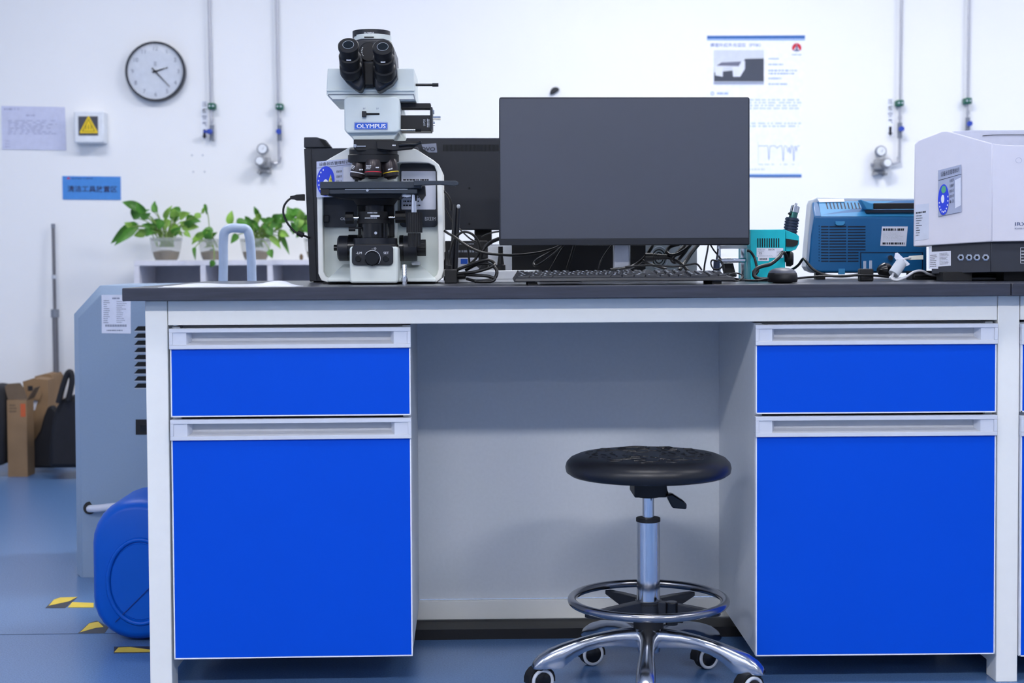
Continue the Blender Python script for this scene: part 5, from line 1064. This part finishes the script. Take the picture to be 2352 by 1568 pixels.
for q_, n_, f_, s_, g_ in ((rect(1700, 226, 1841, 252, YQ-0.0006), 4, 0.6, 31, 0.04), (rect(1700, 280, 1842, 293, YQ-0.0006), 2, 0.6, 32, 0.1), (rect(1700, 387, 1758, 391, YQ-0.0006), 1, 0.9, 33, 0.02)): obj('body_text', scribble(MB(), q_, n_, fill=f_, seed=s_, ragged=g_), TEXTLB, b)
rnd = random.Random(11); xs_ = [1742+i*0.8 for i in range(120)]; pts = []
for x in xs_:
    y = 335
    for c0_, w0, h0 in ((1766, 1.5, 34), (1785, 3, 5), (1799, 1.6, 36), (1810, 2, 14), (1815, 1.3, 18), (1823, 1.4, 36), (1829, 1.2, 12)): y += h0*math.exp(-((x-c0_)/w0)**2)
    pts.append(P(x, y+rnd.uniform(-0.7, 0.7), YQ-0.001))
obj('spectrum_curve', MB().tube(pts, 0.0011, 4), TEXTB, b)
mb = MB(); mb.pbox(1741, 325, 1741.8, 376, YQ-0.0008, YQ-0.0003); scribble(mb, rect(1742, 376, 1838, 379, YQ-0.0006), 1, fill=0.8, seed=40, gap=3); obj('axis', mb, TEXTLB, b)
# ================================================================ plants on the shelf
YH = 6.42
zs = P(500, 597.5, YH).z
t = thing('cube_shelf', 'low white open shelf unit against the wall under the pot plants', 'shelf', P(600, 640, YH+0.15)); t.location.z = 0; WL[t.name].z = 0
xa_ = P(308, 620, YH).x; xb_ = P(960, 620, YH).x
obj('top_board', MB().box(xa_, xb_, YH, YW-0.002, zs-0.022, zs), SHELF, t, bevel=0.001)
xu = [308, 460, 614, 770, 925]
for x in xu: q = P(x, 620, YH).x; obj('upright', MB().box(q, q+0.022, YH+0.001, YW-0.002, 0.06, zs-0.0225), SHELF, t)
for z_ in (0.06, 0.33, 0.60):
    for i in range(4): obj('shelf_board', MB().box(P(xu[i], 620, YH).x+0.0225, P(xu[i+1], 620, YH).x-0.0005, YH+0.003, YW-0.006, z_, z_+0.018), SHELF, t)
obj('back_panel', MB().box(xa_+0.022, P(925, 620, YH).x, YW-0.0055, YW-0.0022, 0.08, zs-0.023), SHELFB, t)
for i in range(5): q = P(xu[i], 620, YH).x; obj('foot', MB().box(q, q+0.022, YH+0.02, YW-0.03, 0, 0.0595), BLACKM, t)
def leaf(mb, base, tip, w, rnd, mi):
    base = Vector(base); tip = Vector(tip); D = tip-base; L = D.length; D.normalize()
    V = Vector((rnd.uniform(-0.35, 0.35), -1, rnd.uniform(-0.1, 0.7))).normalized()
    sd = D.cross(V).normalized(); nm = sd.cross(D).normalized()
    if nm.y > 0: nm = -nm
    prof = [(0.0, 0.02), (0.04, 0.34), (0.14, 0.49), (0.28, 0.5), (0.45, 0.45), (0.62, 0.34), (0.78, 0.21), (0.9, 0.1), (1.0, 0.0)]
    vs = []; fs = []; bend = rnd.uniform(0.05, 0.2)
    for k, (tt, ww) in enumerate(prof):
        c0 = base+D*L*tt-Vector((0, 0, 1))*bend*L*tt*tt+nm*0.1*L*math.sin(tt*math.pi)
        hw = ww*w; lobe = -0.10*L*(1-tt)**6
        for s_ in (-1, -0.5, 0, 0.5, 1): vs.append(c0+sd*hw*s_+nm*abs(s_)*hw*0.35+D*lobe*abs(s_))
    for k in range(len(prof)-1):
        for j in range(4): a_ = k*5+j; fs.append((a_, a_+1, a_+6, a_+5))
    mb.add(vs, fs, mi)
def plant(label, px0, px1, ytop, ybot, leaves, seed, nfill, fill):
    rnd = random.Random(seed); Yp = 6.52; mx = (px0+px1)/2
    cpt = P(mx, ybot, Yp); cpt.z = zs; k = sc(Yp)
    t = thing('potted_plant', label, 'potted plant', cpt)
    r1 = (px1-px0)/2*k; hh = (ybot-ytop)*k
    obj('pot', MB().lathe(cpt, (0, 0, 1), [(r1*0.70, 0), (r1*0.80, hh*0.15), (r1*0.95, hh*0.55), (r1, hh*0.8), (r1*1.04, hh*0.9), (r1*1.04, hh), (r1*0.98, hh), (r1*0.95, hh*0.85)], 36), POT, t)
    so = obj('pebbles', MB().lathe(cpt+Vector((0, 0, 0.003)), (0, 0, 1), [(r1*0.67, 0), (r1*0.78, hh*0.15), (r1*0.86, hh*0.34), (r1*0.3, hh*0.42)], 32), SOIL, t); so['kind'] = 'stuff'
    fo = MB(); stm = MB(); top = cpt+Vector((0, 0, hh*0.9))
    al = []
    for (bx, by, tx, ty, w) in leaves: al.append((bx, by, tx, ty, w))
    for i in range(nfill):
        x = rnd.uniform(fill[0], fill[2]); y = rnd.uniform(fill[1], fill[3]); an = rnd.uniform(0, 2*math.pi); L = rnd.uniform(16, 30)
        al.append((x, y, x+L*math.cos(an), y+L*math.sin(an)*0.8, rnd.uniform(13, 20)))
    for i, (bx, by, tx, ty, w) in enumerate(al):
        yo = rnd.uniform(-0.07, 0.06); yo = -0.13 if max(by, ty) > 590 else yo; b_ = P(bx, by, Yp+yo); e_ = P(tx, ty, Yp+yo+rnd.uniform(-0.03, 0.02))
        b_.y = min(b_.y, YW-0.06); e_.y = min(e_.y, YW-0.06)
        leaf(fo, b_, e_, w*k, rnd, 0 if rnd.random() < 0.62 else 1)
        md = (top+b_)/2+Vector((0, 0, 0.02)); stm.tube(spline([top+Vector((rnd.uniform(-.5, .5)*r1, rnd.uniform(-.5, .5)*r1, -hh*0.3)), md, b_], 4), 0.0022, 5)
    obj('foliage', fo, [LEAF, LEAFL], t, smooth=80); obj('stems', stm, STEM, t, smooth=80)
    return t
plant('largest leafy pot plant, leftmost on the white shelf, below the blue sign', 347, 417, 540, 592,
      [(322, 480, 280, 461, 22), (330, 486, 313, 457, 20), (312, 500, 345, 475, 16), (312, 518, 254, 553, 28), (306, 528, 262, 557, 20), (300, 520, 285, 508, 14), (354, 486, 356, 458, 13), (352, 472, 362, 488, 14), (380, 500, 396, 467, 14), (402, 496, 398, 476, 22), (413, 486, 388, 482, 20), (415, 500, 438, 486, 20), (430, 506, 462, 505, 24), (452, 500, 458, 485, 16), (420, 520, 458, 518, 24), (395, 520, 420, 538, 20), (400, 528, 380, 545, 18), (338, 500, 320, 490, 16), (345, 520, 325, 512, 14), (385, 505, 375, 530, 18), (466, 488, 474, 470, 8), (312, 480, 308, 503, 20)], 3, 16, (330, 500, 430, 540))
plant('short trailing pot plant half hidden behind the grey tube handle', 457, 520, 543, 592,
      [(465, 540, 440, 560, 20), (455, 545, 478, 525, 18), (462, 548, 440, 548, 18), (446, 570, 449, 594, 9), (485, 545, 500, 532, 12), (492, 600, 483, 611, 14), (470, 470, 475, 490, 8), (490, 575, 478, 582, 10)], 5, 4, (452, 528, 490, 555))
plant('bushy pot plant seen through and right of the grey tube handle', 553, 622, 543, 592,
      [(528, 512, 533, 480, 18), (545, 510, 572, 512, 18), (570, 508, 562, 492, 14), (578, 512, 570, 498, 20), (590, 490, 583, 472, 12), (596, 500, 588, 478, 14), (612, 510, 632, 500, 16), (630, 505, 650, 490, 20), (640, 520, 628, 486, 20), (650, 530, 640, 555, 18), (648, 545, 665, 580, 12), (622, 545, 645, 570, 16), (620, 575, 626, 592, 16), (545, 540, 530, 556, 16), (600, 530, 620, 520, 18)], 9, 20, (565, 505, 655, 540))
plant('pale green pot plant mostly behind the black computer case', 700, 765, 543, 592,
      [(668, 505, 660, 470, 18), (680, 495, 665, 474, 18), (672, 490, 702, 488, 22), (690, 500, 690, 478, 20), (660, 505, 640, 487, 16), (685, 515, 672, 535, 20), (690, 510, 708, 530, 20), (695, 530, 680, 545, 16)], 13, 8, (668, 495, 710, 540))
t = thing('small_ornament', 'tiny dark upright ornament on the white shelf between two pots', 'ornament', P(692, 592, 6.5)); t.location.z = zs; WL[t.name].z = zs
cc_ = P(692, 592, 6.5); cc_.z = zs; obj('figure', MB().lathe(cc_, (0, 0, 1), [(0.006, 0), (0.008, 0.01), (0.0085, 0.016), (0.004, 0.024), (0.001, 0.026)], 14), CARDD, t)
# ================================================================ left corner
Ym = 6.6
t = thing('telescopic_pole', 'grey telescopic metal pole leaning upright against the wall behind the bags', 'pole', P(130, 1040, Ym)); t.location.z = 0; WL[t.name].z = 0
p0 = P(133, 1045, 6.66); p0.z = 0.0; p1 = P(122, 514, YW-0.03)
f_ = lambda u: p0.lerp(p1, u)
def uy(py): return (1045-py)/(1045-514)
obj('lower_tube', MB().cyl(p0, f_(uy(722)), 0.0125, n=20), mat('worn_steel', (112, 112, 118), 0.4, metal=0.4), t)
obj('upper_tube', MB().cyl(f_(uy(722)), f_(uy(520)), 0.0075, n=16), mat('worn_steel', (150, 152, 158)), t)
obj('clamp', MB().cyl(f_(uy(722)), f_(uy(704)), 0.018, n=16), GREY, t); obj('clamp', MB().cyl(f_(uy(636)), f_(uy(628)), 0.011, n=16), LGREY, t); obj('pole_cap', MB().cyl(f_(uy(524)), p1, 0.009, n=16), GREY, t)
def floorbox(name, label, pts, Y, dep, ztop, m, lab=None): pass
# front carton
Yb = 6.25
t = thing('cardboard_box', 'tall narrow open cardboard box standing on the floor, in front of the others', 'box', (P(42, 1060, Yb).x, Yb+0.1, 0))
xa_, xb_ = P(17, 1000, Yb).x, P(62, 1000, Yb).x; zt_ = P(40, 918, Yb).z
obj('carton', MB().box(xa_, xb_, Yb, Yb+0.1, 0, zt_), CARD, t)
obj('flap', MB().ppoly([(18, 917), (62, 916), (56, 893), (46, 879), (18, 881), (11, 887), (14, 903)], Yb-0.001, Yb+0.002), CARDD, t)
obj('flap', MB().prism([Vector((xb_+0.001, Yb, zt_)), Vector((xb_+0.001, Yb+0.1, zt_)), Vector((xb_+0.03, Yb+0.09, zt_+0.05)), Vector((xb_+0.03, Yb+0.01, zt_+0.05))], Vector((0.003, 0, 0))), CARDD, t)
obj('orange_print', MB().pbox(47, 927, 58.5, 957, Yb-0.001, Yb), mat('orange_ink', (190, 90, 50), 0.7), t)
mb = MB(); scribble(mb, rect(22, 927, 41, 948, Yb-0.001), 3, fill=0.5, seed=2); obj('faint_print', mb, CARDD, t)
t = thing('cardboard_box', 'larger cardboard box behind, with a white shipping label on its side', 'box', (P(95, 1050, 6.45).x, 6.5, 0))
Yb2 = 6.42
bx_ = obj('carton', MB().ppoly([(62, 875), (78, 869), (110, 872), (110, 1050), (62, 1050)], Yb2, Yb2+0.1), CARD, t)
obj('flap', MB().ppoly([(52, 876), (78, 868), (86, 871), (96, 905), (90, 918), (58, 920)], Yb2-0.012, Yb2-0.004), CARD, t)
obj('shipping_label', MB().ppoly([(60, 924), (78, 920), (86, 921), (84, 928), (80, 942), (62, 945)], Yb2-0.003, Yb2-0.0005), PAPER, t); obj('stamp_print', MB().pbox(64, 886, 75, 897, Yb2-0.0135, Yb2-0.0122), BLACK_INK, t)
t = thing('cardboard_box', 'rearmost cardboard box with a pink tape mark, against the wall', 'box', (P(105, 1040, 6.6).x, 6.6, 0))
obj('carton', MB().ppoly([(80, 864), (104, 858), (117, 860), (122, 868), (122, 1045), (80, 1045)], 6.56, 6.72), CARD, t)
obj('pink_tape', MB().pbox(100, 868, 106.5, 884, 6.5585, 6.5599), mat('pink_tape', (205, 130, 130), 0.6), t)
for o_ in t.children: pass
# bags
def bag(label, pts, Y, dep, handles, extra=None):
    t = thing('black_bag', label, 'bag', (P(sum(p[0] for p in pts)/len(pts), 1000, Y).x, Y+dep/2, 0))
    fr = [P(x, y, Y) for x, y in pts]; mn = min(p.z for p in fr)
    for p in fr: p.z = max(0.002, p.z)
    o = obj('body', MB().prism(fr, Vector((0, dep, 0))), BAG, t, bevel=min(0.02, dep*0.3), seg=3)
    for h in handles: obj('strap', MB().tube(ppath(h, Y-0.01, 6), 0.012, 8), BAG, t, smooth=60)
    return t
Yg = 6.12
bag('large black tote bag with tall carrying straps, next to the grey-blue cabinet', [(128, 935), (140, 915), (160, 910), (185, 915), (200, 1075), (110, 1075), (112, 1010), (118, 965)], Yg+0.02, 0.2, [[(134, 925), (145, 885), (155, 858), (163, 856), (165, 880), (156, 920)]])
bag('black umbrella-like folded bag leaning in front of the cardboard boxes', [(108, 935), (120, 930), (132, 945), (128, 1075), (68, 1075), (66, 1030), (90, 990), (100, 955)], Yg+0.24, 0.04, [])
bag('black backpack cut by the left picture edge beside the tall carton', [(-60, 1070), (-60, 900), (-30, 885), (-1, 892), (7, 905), (9, 1000), (8, 1070)], Yg+0.1, 0.2, [])
# dehumidifier
YD = 4.24
t = thing('dehumidifier', 'tall blue-grey steel dehumidifier with louvres, standing left of the bench', 'dehumidifier', (P(400, 1300, YD).x, YD+0.2, 0))
zb_ = P(300, 1328, YD).z; xl_ = P(166, 1000, YD).x
zz_ = lambda py: P(300, py, YD).z; xx_ = lambda px: P(px, 1000, YD).x
prof = [(xx_(167), zz_(1322)), (xx_(167), zz_(728)), (xx_(238), zz_(659)), (xx_(575), zz_(659)), (xx_(648), zz_(728)), (xx_(648), zz_(1322)), (xx_(640), zz_(1328)), (xx_(180), zz_(1328))]
def dsec(pts, y): return [Vector((xx_(a_), y, zz_(b_))) for a_, b_ in pts]
inn = [(184, 1328), (184, 731), (235, 678), (581, 678), (632, 731), (632, 1328)]
out = [(166, 1321), (168, 721), (229, 655), (587, 655), (648, 721), (650, 1321)]
body = obj('cabinet_shell', MB().loft([dsec(inn, YD), dsec(out, YD+0.028), dsec(out, YD+0.36), dsec(inn, YD+0.385)]), DEHUM, t, bevel=0.002)
mb = MB()
for i in range(9): y = 748+i*16.4; mb.ppoly([(308, y+11), (317, y+1), (400, y), (400, y+11)], YD-0.001, YD+0.001)
obj('louvre_slots', mb, DARK, body)
mb = MB()
for i in range(9): y = 760+i*16.4; mb.pbox(309, y, 400, y+1.5, YD-0.0015, YD)
obj('louvre_lips', mb, LGREY, body)
lb = obj('rating_plate', MB().ppoly([(233, 677), (300, 677), (300.5, 766), (233.5, 765)], YD-0.0015, YD-0.0003), PAPER, body)
mb = MB(); scribble(mb, rect(258, 683, 275, 687, YD-0.002), 1, fill=0.9, ragged=0.02); scribble(mb, rect(238, 688, 252, 743, YD-0.002), 12, fill=0.4, seed=3, ragged=0.5); scribble(mb, rect(268, 690, 292, 742, YD-0.002), 12, fill=0.3, seed=4, ragged=0.6); scribble(mb, rect(245, 757, 286, 760, YD-0.002), 1, fill=0.8, seed=7)
for i in range(26): mb.pbox(242+i*1.9, 745, 243+i*1.9+0.5*(i % 3 == 0), 750, YD-0.002, YD-0.0018)
obj('printing', mb, GREY_INK, lb)
obj('side_grip', MB().ppoly([(311.5, 963), (400, 963), (400, 998), (311.5, 998)], YD-0.001, YD+0.0005), BLACKM, body); obj('grip_slot', MB().pbox(322, 976, 400, 990, YD-0.0016, YD-0.001), BLACKG, body)
obj('handle', MB().tube(spline([Vector((P(515, 660, YD+0.1).x, YD+0.08, zz_(659)+0.0)), P(513, 600, YD+0.08), P(513, 555, YD+0.08), P(516, 533, YD+0.08), P(530, 524, YD+0.085), P(550, 524, YD+0.1), P(566, 527, YD+0.11), P(573, 545, YD+0.11), P(577, 590, YD+0.11), Vector((P(580, 660, YD+0.12).x, YD+0.11, zz_(659)))], 8), 0.0135, 16), HANDLEG, t, smooth=70)
gr = obj('hose_grommet', MB().cyl(P(206, 1166, YD-0.003), P(206, 1166, YD), 0.018, n=28), BLACKM, body)
obj('drain_hose', MB().tube(spline([P(207, 1168, YD+0.0), P(208, 1168, YD-0.02), P(225, 1167, YD-0.04), P(260, 1163, YD-0.05), P(300, 1160, YD-0.06), P(350, 1158, YD-0.07), P(420, 1190, YD-0.08)], 6), 0.0105, 12), HOSE, t, smooth=70)
for x in (190, 625):
    for y in (0.05, 0.31): q = xx_(x); obj('caster', MB().cyl((q-0.008, YD+y, 0.022), (q+0.008, YD+y, 0.022), 0.022, n=20).box(q-0.012, q+0.012, YD+y-0.012, YD+y+0.012, 0.03, zb_), RUBBER, t)
# blue canister
YN = 3.50
cxn = P(315, 1310, YN).x; hw_ = (315-207)*sc(YN)
zt_ = P(330, 1147, YN).z
t = thing('jerry_can', 'blue plastic canister on the floor behind the left bench leg', 'canister', (cxn, YN+0.12, 0))
def rsec(y, k, rc=0.104):
    hw = hw_*k; h0 = 0.002+(1-k)*0.12; h1 = zt_-(1-k)*0.12; pts = []
    rc_ = rc*k
    for (sx_, sz_, a0) in ((1, 1, 0), (-1, 1, 90), (-1, 0, 180), (1, 0, 270)):
        r_ = rc_ if sz_ else rc_*1.0
        ox = cxn+sx_*(hw-r_); oz = (h1-r_) if sz_ else (h0+r_)
        for i in range(8):
            an = math.radians(a0+90*i/7); pts.append(Vector((ox+r_*math.cos(an), y, oz+r_*math.sin(an))))
    return pts
obj('shell', MB().loft([rsec(YN, 0.80), rsec(YN+0.004, 0.88), rsec(YN+0.02, 0.965), rsec(YN+0.045, 1.0), rsec(YN+0.2, 1.0), rsec(YN+0.235, 0.95), rsec(YN+0.245, 0.85)]), CAN, t, smooth=70)
ccn = Vector((P(322, 1335, YN).x, YN-0.001, P(340, 1335, YN).z)); rad = 97*sc(YN)
obj('raised_ring', MB().tube([ccn+Vector((rad*0.76*math.cos(i*math.pi/30), 0, rad*math.sin(i*math.pi/30)*1.0)) for i in range(60)], 0.0055, 10, closed=True), CAN, t, smooth=70)
obj('centre_panel', MB().lathe(ccn+Vector((0, 0.003, 0)), (0, -1, 0), [(rad*0.93, 0), (rad*0.9, 0.004), (rad*0.1, 0.0045)], 56, sx=0.76), CAN, t)
obj('mould_seam', MB().tube([P(265, 1428, YN-0.004), P(345, 1348, YN-0.006)], 0.001, 6), mat('dark_blue_seam', (8, 45, 120), 0.4), t)
obj('cap', MB().lathe((cxn+0.05, YN+0.12, zt_-0.004), (0, 0, 1), [(0.028, 0), (0.028, 0.02), (0.025, 0.022)], 28), CAN, t)
# floor tape
def tape(label, quads):
    mb = MB()
    for pts, mi, h in quads: mb.prism([F(x, y)+Vector((0, 0, h)) for x, y in pts], Vector((0, 0, -h+0.0001)), mi)
    return tag(obj('floor_tape', mb, [TAPEY, TAPEK]), label, 'floor tape')
tape('short yellow and black tape strip on the floor, farthest left below the dehumidifier', [([(104, 1396), (122, 1378), (136, 1372), (178, 1371), (166, 1382), (150, 1396)], 1, 0.0005), ([(112, 1391), (124, 1377), (139, 1372), (178, 1371), (158, 1381)], 0, 0.0008)])
tape('yellow tape strip running behind the blue canister', [([(156, 1395), (166, 1383), (215, 1385), (215, 1395)], 0, 0.0011)])
tape('yellow and black tape piece touching the left side of the blue canister', [([(178, 1455), (204, 1431), (222, 1425), (250, 1440), (240, 1454)], 1, 0.0005), ([(184, 1452), (206, 1431), (226, 1428), (238, 1440), (220, 1442)], 0, 0.0008)])
tape('yellow and black tape strip in front of the blue canister beside the bench leg', [([(261, 1500), (262, 1485), (380, 1484), (380, 1498)], 1, 0.0005), ([(262, 1498), (272, 1487), (300, 1486), (380, 1497)], 0, 0.0008)])
